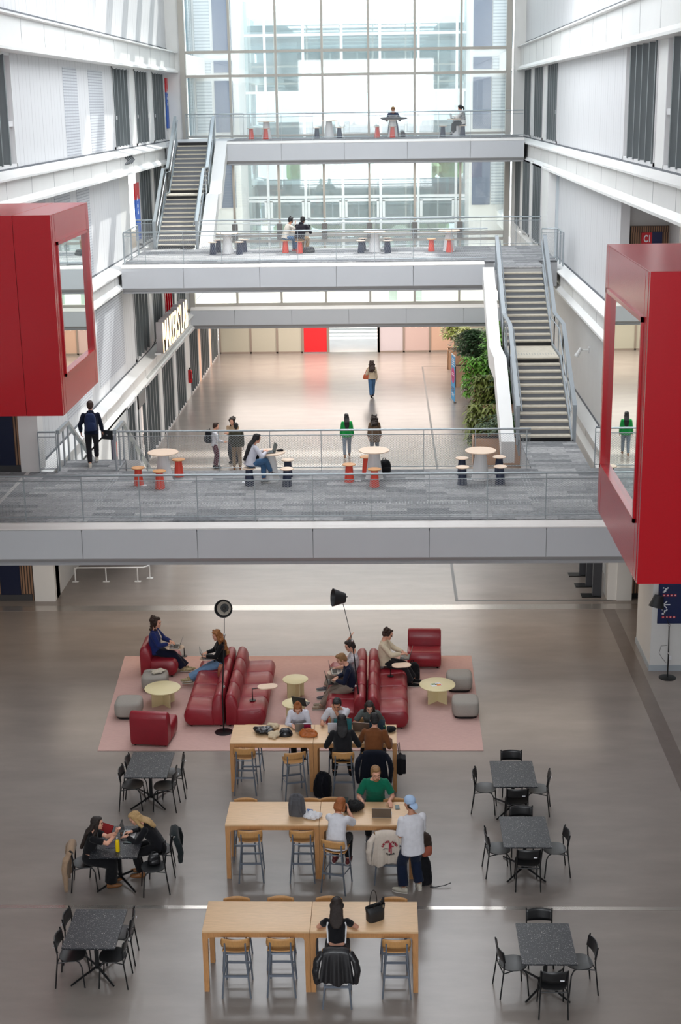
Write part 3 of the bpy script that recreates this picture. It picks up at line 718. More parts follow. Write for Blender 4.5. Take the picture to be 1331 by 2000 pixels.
for z in (.245,.78):
    for (u,v) in ((0,0),(.025,0),(.025,.025),(.05,.025),(.05,.05),(.05,.075),(.075,.075),(.0,.1),(.1,.1)): bar(b,.095+u,z+v,.122+u,z+v,.027)
b.build('stair_symbol',M_whitesign,e)
b=MB(); b2=MB()
for z in (.16,.70):
    for k in range(4):
        x=.10+k*.085; b.box(x,-.035,z-.028,x+.06,-.03,z+.028); b2.box(x+.018,-.038,z-.012,x+.028,-.035,z+.014); b2.box(x+.034,-.038,z-.012,x+.044,-.035,z+.014)
b.build('red_tag',M_redsign,e); b2.build('tag_print',M_whitesign,e)
# C1 sign on level two
e=empty('room_sign','red and navy C1 sign on the slatted alcove wall behind the right pod','sign',(7.08,40.3,8.5))
b=MB(); b.box(0,-.03,0,.29,0,.95); b.build('red_board',M_redsign,e); b=MB(); b.box(.29,-.03,0,.57,0,.97); b.build('navy_board',M_navysign,e)
text_mesh('C1',.24,.004,'lettering',M_whitesign,e,Matrix.Translation((.06,-.035,.70))@Matrix.Rotation(PI/2,4,'X')@Matrix.Diagonal((.7,1.1,1,1)),.006)
e=empty('room_sign','second red and navy sign at the right picture edge on level two','sign',(8.15,38.75,8.7))
b=MB(); b.box(0,-.03,.42,.6,0,1.1); b.build('red_board',M_redsign,e); b=MB(); b.box(0,-.03,0,.6,0,.42); b.build('navy_board',M_navysign,e)
# navy directory panels on the left end walls
for z,lab in ((Z1+.18,'navy directory panel with white print on the slatted wall under the left pod'),(.18,'navy directory panel on the slatted wall under the nearest footbridge')):
    xa=-10.95 if z>1 else -10.55; e=empty('directory_panel',lab,'sign',(xa,36.895,z))
    b=MB(); b.box(0,-.05,0,1.08 if z>1 else .55,0,2.4); b.build('board',mat('navy_panel',(6,20,52),.35),e)
    if z>1:
        b=MB()
        rg=random.Random(3)
        for k in range(9):
            zz=2.22-k*.075-(.06 if k>4 else 0); L=rg.uniform(.15,.34); x=.45
            while L>0: w=rg.uniform(.02,.06); b.box(x,-.054,zz,x+w,-.05,zz+.022); x+=w+.012; L-=w+.012
        b.box(.4,-.053,2.3,1.0,-.05,2.305); b.box(.4,-.053,1.86,1.0,-.05,1.865); b.build('print',M_whitesign,e)
e=empty('wall_poster','dark framed panel on the corrugated wall left of the descending stairs','sign',(-9.2,38.0,Z1+1.75))
b=MB(); b.box(-.2,-.3,0,.02,.45,1.2); b.build('board',mat('poster_grey',(70,74,96),.4),e)
e=empty('wall_poster','small red and navy poster low on the wall beyond the descending stairs','sign',(-9.04,46.2,1.6))
b=MB(); b.box(0,-.4,0,.03,.4,.9); b.build('board',mat('poster_navy',(40,40,62),.5),e); b=MB(); b.box(.03,.05,.1,.034,.35,.6); b.build('print',mat('poster_red',(200,90,80),.5),e)
# tall blue wall banners
def blue_banner(label,x,y,z0,z1,s,w=.7):
    e=empty('wall_banner',label,'banner',(x,y,z0))
    b=MB(); b.box(min(0,s*.05),-w/2,0,max(0,s*.05),w/2,z1-z0-.62); b.build('blue_field',mat('banner_blue',(36,84,168),.5),e)
    b=MB(); b.box(min(0,s*.05),-w/2,z1-z0-.62,max(0,s*.05),w/2,z1-z0); b.build('red_field',M_redsign,e)
    b=MB()
    rg=random.Random(len(label))
    zz=1.0
    while zz<(z1-z0)*.75:
        b.box(min(s*.05,s*.055),-.1,zz,max(s*.05,s*.055),.1,zz+.12); b.box(min(s*.05,s*.055),.02,zz,max(s*.05,s*.055),.06,zz+.2); zz+=.26
    b.build('print',M_whitesign,e)
blue_banner('blue banner with a red top beside the window bays left of the far staircase',-9.75,57.3,7.9,10.1,1,1.0)
blue_banner('blue banner with a red top at the far end of the right corrugated wall',6.38,54.6,7.9,10.3,-1,.6)
blue_banner('blue banner with a red top by the highest left windows next to the glass wall',-9.88,67.55,12.0,14.2,1,.55)
# emergency arrows on the level-3 band
e=empty('band_lettering','four small dark raised characters on the white band above the left windows','lettering',(-9.47,53.6,10.95))
for k in range(4): b=MB(); b.tube([(.02,k*.42,.0),(.12,k*.42+.12,.13),(.02,k*.42+.02,.26)],.035,6); b.build('character',mat('lettering_grey',(86,90,94),.5),e)
# spot lamp on the right wall
e=empty('wall_spotlight','small white spotlight on the pale wall beside the right staircase','wall lamp',(6.4,44.8,5.45))
b=MB(); b.box(-.04,-.09,-.09,0,.09,.09); b.build('wall_plate',M_white,e); b=MB(); b.tube([(-.04,0,0),(-.3,0,-.0)],.018,8); b.build('arm',M_white,e)
b=MB(); b.tube([(-.26,0,.05),(-.42,-.05,-.2)],[.05,.075],14); b.build('lamp_head',M_white,e,smooth=40)
# CCTV-like dome etc are left out; fire extinguisher by the lobby doors
e=empty('fire_extinguisher','red fire extinguisher hanging on the pier beside the left shopfront','fire extinguisher',(-8.95,64.7,.75))
b=MB(); b.lathe([(.0,0),(.09,.0),(.1,.03),(.1,.5),(.08,.58),(.03,.62),(.03,.66)],n=16); b.build('cylinder',mat('extinguisher_red',(190,20,26),.3),e,smooth=40)
b=MB(); b.box(-.03,-.08,.64,.03,.05,.7); b.tube([(.0,-.08,.66),(.06,-.14,.5),(.05,-.12,.2)],.014,6); b.build('valve',M_black,e)
b=MB(); b.box(.095,-.05,.2,.104,.05,.4); b.build('label_plate',M_whitesign,e)
# ================================================================ FURNITURE
b=MB(); b.prism([(-6.08,27.38),(2.0,27.38),(2.06,32.7),(-6.44,32.72)],'z',0,.012)
# rug is slightly wider at the far side in the room: keep it a true rectangle
o=b.build('rug',M_rug); tag(o,'large pink woven rug under the red sofas','rug')
# ---- oak bar tables
def bar_table():
    e=empty('high_table','x','table')
    w,d,h=1.625,.84,1.05
    b=MB(); b.box(-w/2,-d/2,h-.035,w/2,d/2,h); b.build('tabletop',M_oak,e,bevel=.004)
    b=MB(); b.box(-w/2+.07,-d/2+.004,h-.11,w/2-.07,-d/2+.03,h-.035); b.box(-w/2+.07,d/2-.03,h-.11,w/2-.07,d/2-.004,h-.035); b.box(-w/2+.004,-d/2+.07,h-.11,-w/2+.03,d/2-.07,h-.035); b.box(w/2-.03,-d/2+.07,h-.11,w/2-.004,d/2-.07,h-.035); b.build('apron',M_oakd,e)
    for sx in (-1,1):
        for sy in (-1,1):
            # leg with a small quarter-round haunch at the top
            b=MB(); x0=sx*w/2; pts=[(x0,0),(x0,h-.035),(x0-sx*.15,h-.035),(x0-sx*.15,h-.1)]
            for k in range(5):
                a=PI/2*k/4; pts.append((x0-sx*(.082+.07*(1-math.sin(a))) ,h-.1-.06*(1-math.cos(a))))
            pts.append((x0-sx*.075,0))
            y0=sy*d/2; b.prism(pts,'y',min(y0,y0-sy*.075),max(y0,y0-sy*.075)); b.build('leg',M_oakd,e)
    return e
rt=Repeat(bar_table())
TAB=[(-1.995,19.36,'oak high table, empty left half of the nearest pair'),(-.365,19.36,'oak high table under the black tote bag, right half of the nearest pair'),
     (-2.0,22.67,'oak high table with the grey and black backpack, left half of the middle pair'),(-.37,22.67,'oak high table the man in green leans on, right half of the middle pair'),
     (-2.26,25.96,'oak high table with a bike helmet, left half of the farthest pair'),(-.63,25.96,'oak high table crowded with laptops, right half of the farthest pair')]
for x,y,l in TAB: rt.put((x,y,0),0,l,'oak high tables in three pairs')
# ---- bar stool, front is +y
def bar_stool():
    e=empty('bar_stool','x','stool')
    # curved plywood seat
    nx,ny=10,8; b=MB(); vs=[]; 
    for j in range(ny+1):
        for i in range(nx+1):
            u=-1+2*i/nx; v=-1+2*j/ny
            x=u*.20*(1-.06*(v>0)*v); y=v*.20
            z=.755-.022*(1-u*u)+.03*(v**4 if v<0 else -.6*v**4)
            vs.append((x,y,z))
    fs=[(j*(nx+1)+i,j*(nx+1)+i+1,(j+1)*(nx+1)+i+1,(j+1)*(nx+1)+i) for j in range(ny) for i in range(nx)]
    b.add(vs,fs); b.build('seat',M_ply,e,smooth=60,solid=.014)
    # curved backrest
    b=MB(); vs=[]
    for j in range(5):
        for i in range(nx+1):
            u=-1+2*i/nx; z=.865+.15*j/4-.012*(u*u); x=u*.215*(1-.04*abs(j-2)/2); y=-.25+.055*u*u-.02*j/4
            vs.append((x,y,z))
    fs=[(j*(nx+1)+i,j*(nx+1)+i+1,(j+1)*(nx+1)+i+1,(j+1)*(nx+1)+i) for j in range(4) for i in range(nx)]
    b.add(vs,fs); b.build('backrest',M_ply,e,smooth=60,solid=.014)
    for s in (-1,1):
        b=MB(); b.tube([(s*.215,-.25,.0),(s*.155,-.225,.72),(s*.155,-.245,.94)],.0135,8); b.build('leg',M_bluegrey,e,smooth=50)
        b=MB(); b.tube([(s*.2,.24,0),(s*.16,.18,.735)],.0125,8); b.build('leg',M_bluegrey,e,smooth=50)
    b=MB(); b.tube([(-.155,-.2,.72),(.155,-.2,.72)],.011,6); b.tube([(-.16,.175,.72),(.16,.175,.72)],.011,6)
    b.tube([(-.155,-.22,.72),(-.16,.18,.72)],.011,6); b.tube([(.155,-.22,.72),(.16,.18,.72)],.011,6); b.build('seat_frame',M_bluegrey,e,smooth=50)
    b=MB(); b.box(-.185,-.255,.36,.185,-.235,.395); b.box(-.185,.205,.30,.185,.225,.335)
    b.tube([(-.18,-.24,.37),(-.19,.22,.31)],.010,6); b.tube([(.18,-.24,.37),(.19,.22,.31)],.010,6); b.build('footrest',M_bluegrey,e)
    return e
rs=Repeat(bar_stool())
ST=[(-2.30,19.03,0,'oak bar stool, first from the left at the near side of the nearest table'),
 (-1.62,19.05,0,'oak bar stool, second from the left at the near side of the nearest table'),
 (-.77,18.77,0,'bar stool with the black leather jacket, under the woman with headphones'),
 (.12,19.03,0,'oak bar stool below the black tote bag at the right end of the nearest table'),
 (-2.38,19.72,180,'bar stool at the far side of the nearest table, leftmost of that row'),
 (-1.69,19.74,180,'bar stool at the far side of the nearest table, left of the table seam'),
 (-.93,19.74,180,'bar stool at the far side of the nearest table, behind the woman with headphones'),
 (.09,19.72,180,'bar stool at the far side of the nearest table, behind the tote bag'),
 (-2.38,22.35,2,'empty oak bar stool at the near left of the middle table'),
 (-1.48,22.35,-1,'oak bar stool in front of the grey and black backpack'),
 (-.88,21.99,-14,'bar stool of the person with ginger hair taking a photo'),
 (-.02,22.30,0,'bar stool under the cream sweatshirt at the middle table'),
 (-2.55,23.05,180,'bar stool at the far side of the middle table, leftmost of that row'),
 (-1.40,23.05,180,'bar stool at the far side of the middle table, behind the backpack'),
 (-1.0,23.08,180,'bar stool at the far side of the middle table, behind the ginger-haired person'),
 (.13,23.05,180,'bar stool at the far side of the middle table, right of the man in green'),
 (-2.78,25.62,0,'empty oak bar stool at the near left of the farthest table'),
 (-1.83,25.42,14,'empty oak bar stool turned slightly, below the bike helmet'),
 (-.85,25.44,0,'bar stool of the person in a black jacket seen from behind'),
 (-.28,25.42,0,'bar stool of the man in the brown sweater'),
 (-2.72,26.22,180,'bar stool at the far side of the farthest table, left of the black jacket pile'),
 (-1.78,26.56,176,'bar stool of the woman in the white blouse'),
 (-.98,26.6,180,'bar stool of the man resting his chin on his hand'),
 (-.35,26.58,180,'bar stool of the dark-haired woman in the grey top')]
for x,y,r,l in ST: rs.put((x,y,0),r,l,'oak bar stools around the high tables')
# ---- black terrazzo cafe tables
def cafe_table():
    e=empty('cafe_table','x','table')
    b=MB(); b.slab((0,0,0),.82,1.1,.725,.75,.012,2); b.build('tabletop',M_terr,e)
    b=MB(); b.box(-.03,-.03,.05,.03,.03,.725); b.box(-.2,-.03,.70,.2,.03,.724); b.box(-.03,-.3,.70,.03,.3,.724); b.build('column',M_black,e)
    for sx in (-1,1):
        for sy in (-1,1):
            b=MB(); b.tube([(0,0,.085),(sx*.33,sy*.43,.02)],[.026,.018],4); b.build('foot',M_black,e)
    return e
rc=Repeat(cafe_table())
for x,y,l in ((-4.55,19.48,'black speckled square table at the bottom left'),(-4.67,22.2,'black speckled table with the yellow bottle'),(-4.6,25.2,'black speckled table at the left, just in front of the rug'),
  (2.38,19.12,'black speckled table at the bottom right'),(2.39,22.57,'black speckled table at the right, middle of three'),(2.38,24.82,'black speckled table at the right, farthest of three')):
    rc.put((x,y,0),0,l,'black terrazzo cafe tables')
def cafe_chair():
    e=empty('cafe_chair','x','chair')
    # rounded seat shell
    b=MB(); rs_=[]
    for z,k in ((.448,.90),(.462,1.0),(.474,.985),(.470,.80),(.464,.4)):
        rs_.append([(math.copysign(abs(math.cos(a))**.8,math.cos(a))*.215*k,math.copysign(abs(math.sin(a))**.85,math.sin(a))*.205*k+.0,z) for a in [2*PI*i/24 for i in range(24)]])
    b.rings(rs_); b.build('seat',M_bseat,e,smooth=50)
    nx=10; b=MB(); vs=[]
    for j in range(5):
        for i in range(nx+1):
            u=-1+2*i/nx; vs.append((u*.205,-.225+.05*u*u*1.0-.03*j/4-.0,.60+.20*j/4-(.012*u*u if j==4 else 0)+(.015*u*u if j==0 else 0)))
    b.add(vs,[(j*(nx+1)+i,j*(nx+1)+i+1,(j+1)*(nx+1)+i+1,(j+1)*(nx+1)+i) for j in range(4) for i in range(nx)]); b.build('backrest',M_bseat,e,smooth=60,solid=.012)
    for s in (-1,1):
        b=MB(); b.tube([(s*.215,-.25,0),(s*.2,-.2,.44),(s*.198,-.19,.58),(s*.2,-.225,.81)],.0115,8); b.build('leg',M_black,e,smooth=50)
        b=MB(); b.tube([(s*.195,.2,0),(s*.185,.17,.36),(s*.17,.13,.43),(s*.14,.05,.45)],.0115,8); b.build('leg',M_black,e,smooth=50)
    b=MB(); b.tube([(-.2,-.2,.43),(.2,-.2,.43)],.01,6); b.tube([(-.198,-.19,.43),(-.14,.05,.445)],.01,6); b.tube([(.198,-.19,.43),(.14,.05,.445)],.01,6); b.build('seat_frame',M_black,e,smooth=50)
    b=MB(); b.box(.08,-.262,.655,.14,-.256,.672); b.build('sticker',M_whitesign,e)
    return e
rch=Repeat(cafe_chair())
CH=[(1.88,19.03,-79,'left','bottom right table'),(2.88,19.07,79+20,'right','bottom right table'),(2.42,18.54,0,'near','bottom right table'),(2.37,19.78,180,'far','bottom right table'),
 (1.93,22.5,-85,'left','middle right table'),(2.90,22.5,95,'right','middle right table'),(2.39,22.08,0,'near','middle right table'),(2.40,23.2,180,'far','middle right table'),
 (1.86,24.80,-98,'left','farthest right table'),(2.83,24.76,82,'right','farthest right table'),(2.40,24.32,0,'near','farthest right table'),(2.42,25.5,180,'far','farthest right table')]
for x,y,r,a,t in CH: rch.put((x,y,0),r,'black chair with round seat at the %s side of the %s'%(a,t),'black chairs at the right-hand tables')
for x,y,r,l in ((-4.86,19.22,-90,'black chair at the bottom left table, left side, nearer one'),(-4.86,19.82,-93,'black chair at the bottom left table, left side, farther one'),(-4.24,19.2,90,'black chair at the bottom left table, right side, nearer one'),(-4.24,19.82,92,'black chair at the bottom left table, right side, farther one'),
 (-4.9,24.93,-90,'black chair left of the table before the rug, nearer one'),(-4.86,25.42,-90,'black chair left of the table before the rug, farther one'),(-4.28,24.88,88,'black chair right of the table before the rug, nearer one'),(-4.2,25.42,95,'black chair right of the table before the rug, farther one'),
 (-5.22,22.0,-84,'black chair holding the woman with long dark hair, tan coat on its back'),(-4.98,22.5,-90,'black chair half hidden left of the table with the yellow bottle'),(-4.03,21.86,104,'black chair with a black bag beside the blonde woman'),(-4.0,22.45,98,'black chair holding the blonde woman, dark jacket on its back')):
    rch.put((x,y,0),r,l,'black chairs at the left-hand tables')
# ---- red leather modules; front is +y
def loaf(b,x0,x1,prof,n=6,ins=.035):
    # profile (y,z) swept along x with softened ends
    cy=sum(p[0] for p in prof)/len(prof); cz=sum(p[1] for p in prof)/len(prof); rs_=[]
    for t in (0,.25,.6,1):
        k=1-(1-math.sin(t*PI/2))*.13; rs_.append([(x0+ins*t,cy+(p[0]-cy)*k,cz+(p[1]-cz)*k) for p in prof])
    rs_+= [[(x1-(p[0]-x0),p[1],p[2]) for p in r] for r in rs_[::-1]]
    b.rings(rs_)
def rprof(pts,r=.06,n=5):
    out=[]; m=len(pts)
    for i in range(m):
        p0,p1,p2=V((*pts[i-1],0)),V((*pts[i],0)),V((*pts[(i+1)%m],0)); rr=r[i] if isinstance(r,list) else r
        a=(p0-p1).normalized(); c=(p2-p1).normalized()
        for k in range(n+1):
            t=k/n; q=p1+a*rr*(1-t)**2+c*rr*t**2; out.append((q.x,q.y))
    return out
SEATP=rprof([(-.18,.05),(.38,.05),(.46,.14),(.485,.28),(.44,.40),(.37,.44),(.10,.425),(-.18,.41)],[.03,.04,.04,.05,.04,.03,.05,.02])
BACKP=rprof([(-.40,.05),(-.16,.05),(-.13,.40),(-.145,.62),(-.20,.74),(-.28,.785),(-.36,.76),(-.40,.66)],[.03,.03,.06,.06,.05,.035,.035,.04])
def sofa(label,x,y,rz,nmod,w=.72,group='red leather modular sofas'):
    e=empty('sofa' if nmod>1 else 'lounge_chair',label,'sofa' if nmod>1 else 'armchair',(x,y,0),rz,group)
    for k in range(nmod):
        x0=-nmod*w/2+k*w
        b=MB(); loaf(b,x0,x0+w,SEATP); b.build('seat_cushion',M_redl,e,smooth=50)
        b=MB(); loaf(b,x0,x0+w,BACKP); b.build('backrest',M_redl,e,smooth=50)
    b=MB()
    for k in range(nmod+1):
        xx=max(-nmod*w/2+.08,min(nmod*w/2-.08,-nmod*w/2+k*w))
        for yy in (-.32,.33): b.lathe([(.025,0),(.025,.06)],(xx,yy,0),8)
    b.build('feet',M_black,e)
    return e
# front +y rotated: facing -x => rz=90 ; facing +x => rz=-90
sofa('red leather sofa facing left where the curly-haired woman sits',-3.93,29.98,90,4)
sofa('red leather sofa facing right with an empty swivel table, back to the curly woman',-3.10,29.98,-90,4)
sofa('red leather sofa facing left where two men share laptops',-.86,29.85,90,4)
sofa('red leather sofa facing right with the man in the cream sweater',-.02,29.85,-90,4)
g='single red leather lounge chairs'
sofa('red leather lounge chair seen from behind, beside the left table',-4.97,27.95,-6,1,.82,g)
sofa('red leather lounge chair of the man in the blue jacket',-5.42,31.75,-90,1,.8,g)
sofa('empty red leather lounge chair facing us at the back of the rug',.9,32.25,178,1,.80,g)
# ---- poufs
def pouf():
    e=empty('pouf','x','pouf')
    b=MB(); b.slab((0,0,0),.60,.60,.05,.40,.16,7,e=.035); b.build('cushion_body',M_pouf,e,sub=1)
    b=MB(); b.slab((0,0,0),.5,.5,0,.055,.14,5); b.build('plinth',M_black,e)
    return e
rp=Repeat(pouf())
for x,y,l in ((-5.37,30.72,'pale grey pouf with a white cloth and glasses on it'),(-5.72,29.2,'pale grey pouf at the left edge of the rug, empty'),(1.66,30.68,'pale grey pouf at the right edge of the rug, the farther one'),(1.72,29.22,'pale grey pouf at the right edge of the rug, the nearer one')):
    rp.put((x,y,0),0,l,'grey poufs')
# ---- cream round tables
def round_low(label,x,y,r,h,rz):
    e=empty('coffee_table',label,'table',(x,y,0),rz,'cream round coffee tables')
    b=MB(); b.lathe([(r-.006,h-.022),(r,h-.018),(r,h-.004),(r-.006,h)],n=40); b.build('tabletop',M_cream,e,smooth=40)
    q=r*.72
    for a in (0,90):
        b=MB(); M=Matrix.Rotation(R(a),4,'Z'); b.box(-q,-.014,0,q,.014,h-.02,M); b.build('panel_leg',M_cream,e)
round_low('cream round coffee table beside the curly woman, left side of the rug',-5.05,29.78,.405,.42,40)
round_low('cream round coffee table with a magazine, right side of the rug',1.13,29.95,.405,.42,45)
round_low('small cream round table between the sofas, the farther one',-2.08,30.2,.29,.45,30)
round_low('small cream round table between the sofas, with a laptop, the nearer one',-2.0,28.85,.29,.45,20)
# ---- swivel trays on poles
def tray(label,x,y,rz,base,arm=.22,h=.70):
    e=empty('side_table',label,'side table',(x,y,0),rz)
    b=MB(); b.slab((0,0,0),.44,.28,h,h+.018,.13,8); b.build('tray_top',M_topw,e)
    b=MB(); b.tube([(0,0,h),(-arm,0,h-.01),(-arm,0,base)],.014,8); b.build('pole',M_black,e)
    b=MB(); b.lathe([(.07,base-.0),(.07,base+.012)],(-arm,0,0),16); b.build('foot_plate',M_black,e)
tray('small oval swivel table in front of the curly-haired woman',-4.12,30.9,200,.44,.12,.68)
tray('empty oval swivel table fixed to the middle of the left sofa pair',-2.62,29.1,15,.44,.34,.72)
tray('oval swivel table beside the man in the cream sweater',.33,30.42,10,.44,.25,.68)
tray('oval swivel table holding the laptop of the man in the blue jacket',-5.02,31.62,180,.44,.22,.66)
tray('oval swivel table holding a laptop between the two men',-1.12,29.98,180,.44,.2,.68)
# ---- floor lamps
def floor_lamp(label,x,y,joint,top,aim,rz=0,shade_r=.17):
    e=empty('floor_lamp',label,'floor lamp',(x,y,0),rz,'black floor lamps')
    b=MB(); b.lathe([(.20,0),(.20,.012),(.17,.022),(.02,.03)],n=28); b.build('base',M_black,e,smooth=40)
    J=V(joint); T=V(top)
    b=MB(); b.tube([(0,0,.02),(0,0,J.z*.45),J*1.0],[.017,.017,.013],8); b.build('pole',M_black,e)
    b=MB(); b.tube([J,T],.008,6); b.build('arm',M_black,e)
    for p in (J,V((J.x*.45,J.y*.45,J.z*.47))): 
        b=MB(); b.ell(p,(.028,.028,.034)); b.build('joint',mat('chrome_joint',(190,190,190),.2,metal=.9),e)
    A=V(aim).normalized(); S=T+A*.02
    b=MB(); b.tube([S-A*.10,S-A*.09,S+A*.22],[.11,.125,shade_r],24); 
    # open shade: ring wall without the front cap
    q=MB(); up=A.orthogonal().normalized(); sd=A.cross(up)
    def ring(o,r): return [S+A*o+up*math.cos(2*PI*k/24)*r+sd*math.sin(2*PI*k/24)*r for k in range(24)]
    q.rings([ring(-.1,.0),ring(-.1,.105),ring(.18,shade_r),ring(.178,shade_r-.012),ring(-.08,.095),ring(-.08,.001)],False); q.build('lamp_shade',mat('black_shade',(24,25,28),.55),e,smooth=30)
    q=MB(); q.rings([ring(.165,shade_r-.013),ring(-.07,.092)],False); q.build('shade_lining',mat('shade_lining',(206,198,186),.6),e,smooth=30)
    q=MB(); q.ell(S+A*.06,(.035,.035,.035)); q.build('bulb',mat('bulb_dark',(60,58,56),.3),e,smooth=60)
    q=MB(); q.tube([S-A*.02,S-A*.16+V((0,0,.03))],.01,6); q.build('shade_holder',M_black,e)
    return e
floor_lamp('black floor lamp behind the left sofa pair, its round shade turned towards us',-3.52,28.3,(0,.75,1.95),(0,.95,2.50),(0,-1,.28),shade_r=.20)
floor_lamp('black floor lamp leaning over the right sofa pair, shade tipped to the left',-.62,28.6,(-.13,.6,1.75),(-.36,.95,2.62),(-.85,-.25,.12),shade_r=.2)
floor_lamp('black floor lamp standing by the navy sign on the right pier',6.54,31.3,(-.02,0,1.30),(-.3,.0,1.95),(-.25,-.2,-1),shade_r=.18)
b=MB(); b.tube([(6.53,31.45,.75),(6.42,31.6,.68),(6.38,31.6,.5),(6.45,31.6,.38),(6.53,31.5,.3)],.005,6); tag(b.build('power_cable',M_black),'thin black cable looping beside the lamp on the right pier','cable')
e=empty('wall_socket','small white socket low on the right pier by the lamp','socket',(6.66,31.74,.33)); b=MB(); b.box(-.04,-.03,-.04,.04,0,.04); b.build('face_plate',M_whitesign,e)
# ---- cone tables and stools on the bridges
def cone_table():
    e=empty('pedestal_table','x','table')
    b=MB(); b.lathe([(.235,0),(.235,.02),(.225,.03),(.13,.73)],n=16); b.build('cone_base',M_cone,e)
    b=MB(); b.lathe([(.38,.73),(.40,.738),(.40,.75),(.395,.758)],n=40); b.build('tabletop',M_topw,e,smooth=40)
    return e
def cone_stool(m,top):
    e=empty('stool','x','stool')
    b=MB(); b.lathe([(.125,0),(.125,.02),(.088,.44)],n=12); b.build('cone_base',m,e)
    b=MB(); b.lathe([(.165,.44),(.172,.446),(.172,.456),(.166,.464)],n=32); b.build('seat',top,e,smooth=40)
    return e
ct=Repeat(cone_table())
for x,y,z,l in ((-5.75,35.85,Z1,'round pale table with three orange stools on the nearest footbridge'),(-2.98,35.78,Z1,'round table where the woman with long black hair works'),(-.30,35.92,Z1,'round pale table in the middle of the nearest footbridge, no one seated'),(2.43,35.8,Z1,'round pale table with four navy stools on the nearest footbridge'),
  (-5.9,54.4,Z2,'round table at the left of the middle footbridge, by the far stairs'),(-3.2,54.8,Z2,'round table where two students sit on the middle footbridge'),(-.37,54.4,Z2,'round table with navy stools at the centre of the middle footbridge'),(2.42,54.5,Z2,'round table with orange stools at the right of the middle footbridge'),
  (-5.25,66.2,Z3,'round table with orange stools at the left of the highest footbridge'),(-2.45,66.3,Z3,'round table with navy stools at the centre of the highest footbridge'),(.4,66.4,Z3,'round table draped with a dark coat on the highest footbridge'),(3.2,66.2,Z3,'round table of the woman in stripes on the highest footbridge')):
    ct.put((x,y,z),0,l,'round cone-footed tables on the footbridges')
so=Repeat(cone_stool(M_orange,M_topo)); sn=Repeat(cone_stool(M_navy,M_topw))
near='left orange-stool table','woman with the laptop'
for x,y,z,l in ((-6.34,35.4,Z1,'orange stool left of the leftmost table on the nearest footbridge'),(-5.74,35.05,Z1,'orange stool in front of the leftmost table on the nearest footbridge'),(-5.42,36.25,Z1,'orange stool behind the leftmost table on the nearest footbridge'),
  (-.94,35.6,Z1,'orange stool left of the centre table on the nearest footbridge'),(-.29,35.1,Z1,'orange stool in front of the centre table on the nearest footbridge'),(-.5,36.4,Z1,'orange stool mostly hidden behind the centre table on the nearest footbridge'),
  (-3.72,54.4,Z2,'orange stool under the student in the cream top'),(-3.17,54.1,Z2,'orange stool under the student in the dark printed hoodie'),(1.75,54.3,Z2,'orange stool left of the right-hand table on the middle footbridge'),(2.41,53.95,Z2,'orange stool in front of the right-hand table on the middle footbridge'),
  (-5.95,66.3,Z3,'leftmost orange stool on the highest footbridge'),(-5.25,65.7,Z3,'orange stool in front of the leftmost table on the highest footbridge'),(-.3,66.3,Z3,'orange stool left of the seated man on the highest footbridge'),(.38,65.8,Z3,'orange stool in front of the seated man on the highest footbridge')):
    so.put((x,y,z),0,l,'orange cone stools')
for x,y,z,l in ((-3.48,35.3,Z1,'navy stool under the woman with long black hair'),(-2.55,36.15,Z1,'navy stool at the far right of the table with the laptop, nearest footbridge'),(-2.51,35.2,Z1,'navy stool at the near right of the table with the laptop, nearest footbridge'),
  (1.98,36.2,Z1,'navy stool far left of the rightmost table, nearest footbridge'),(1.94,35.25,Z1,'navy stool near left of the rightmost table, nearest footbridge'),(2.95,36.3,Z1,'navy stool far right of the rightmost table, nearest footbridge'),(2.90,35.28,Z1,'navy stool near right of the rightmost table, nearest footbridge'),
  (-6.42,54.05,Z2,'navy stool near left of the leftmost table, middle footbridge'),(-6.3,54.9,Z2,'navy stool far left of the leftmost table, middle footbridge'),(-5.42,54.0,Z2,'navy stool near right of the leftmost table, middle footbridge'),(-5.33,54.9,Z2,'navy stool far right of the leftmost table, middle footbridge'),
  (-.88,54.0,Z2,'navy stool near left of the centre table, middle footbridge'),(-.82,54.9,Z2,'navy stool far left of the centre table, middle footbridge'),(.12,53.95,Z2,'navy stool near right of the centre table, middle footbridge'),(.1,54.9,Z2,'navy stool far right of the centre table, middle footbridge'),
  (-2.98,65.9,Z3,'navy stool left of the centre table, highest footbridge'),(-1.98,65.9,Z3,'navy stool right of the centre table, highest footbridge'),(2.62,66.0,Z3,'navy stool left of the woman in stripes'),(3.5,66.0,Z3,'navy stool under the woman in stripes')):
    sn.put((x,y,z),0,l,'navy cone stools')
# ---- barrier under the bridge, security gates
e=empty('tubular_barrier','low white tubular barrier on the ground under the nearest footbridge, left side','barrier',(-8.85,38.47,0))
b=MB(); b.tube([(0,0,.03),(0,0,.36),(.05,0,.42),(1.95,0,.42),(2.07,.15,.42),(2.1,1.2,.42)],.022,8); b.build('rail',M_white,e,smooth=50)
for x,y in ((0,0),(.88,0),(1.78,0),(2.08,.3)): b=MB(); b.tube([(x,y,.0),(x,y,.42)],.018,8); b.box(x-.09,y-.05,0,x+.09,y+.05,.012); b.build('post',M_white,e)
for k,(x,y,l) in enumerate(((5.72,37.1,'dark security post under the nearest footbridge, closest to the white pier'),(5.66,37.95,'dark security post under the nearest footbridge, middle of three'),(5.6,38.9,'dark security post under the nearest footbridge, farthest of three'))):
    e=empty('security_post',l,'security post',(x,y,0),0,'dark security posts'); b=MB(); b.box(-.12,-.07,0,.12,.07,2.4); b.build('column',mat('post_grey',(54,56,62),.5),e); b=MB(); b.box(-.42,-.16,0,.1,.16,.02); b.build('floor_plate',M_black,e)
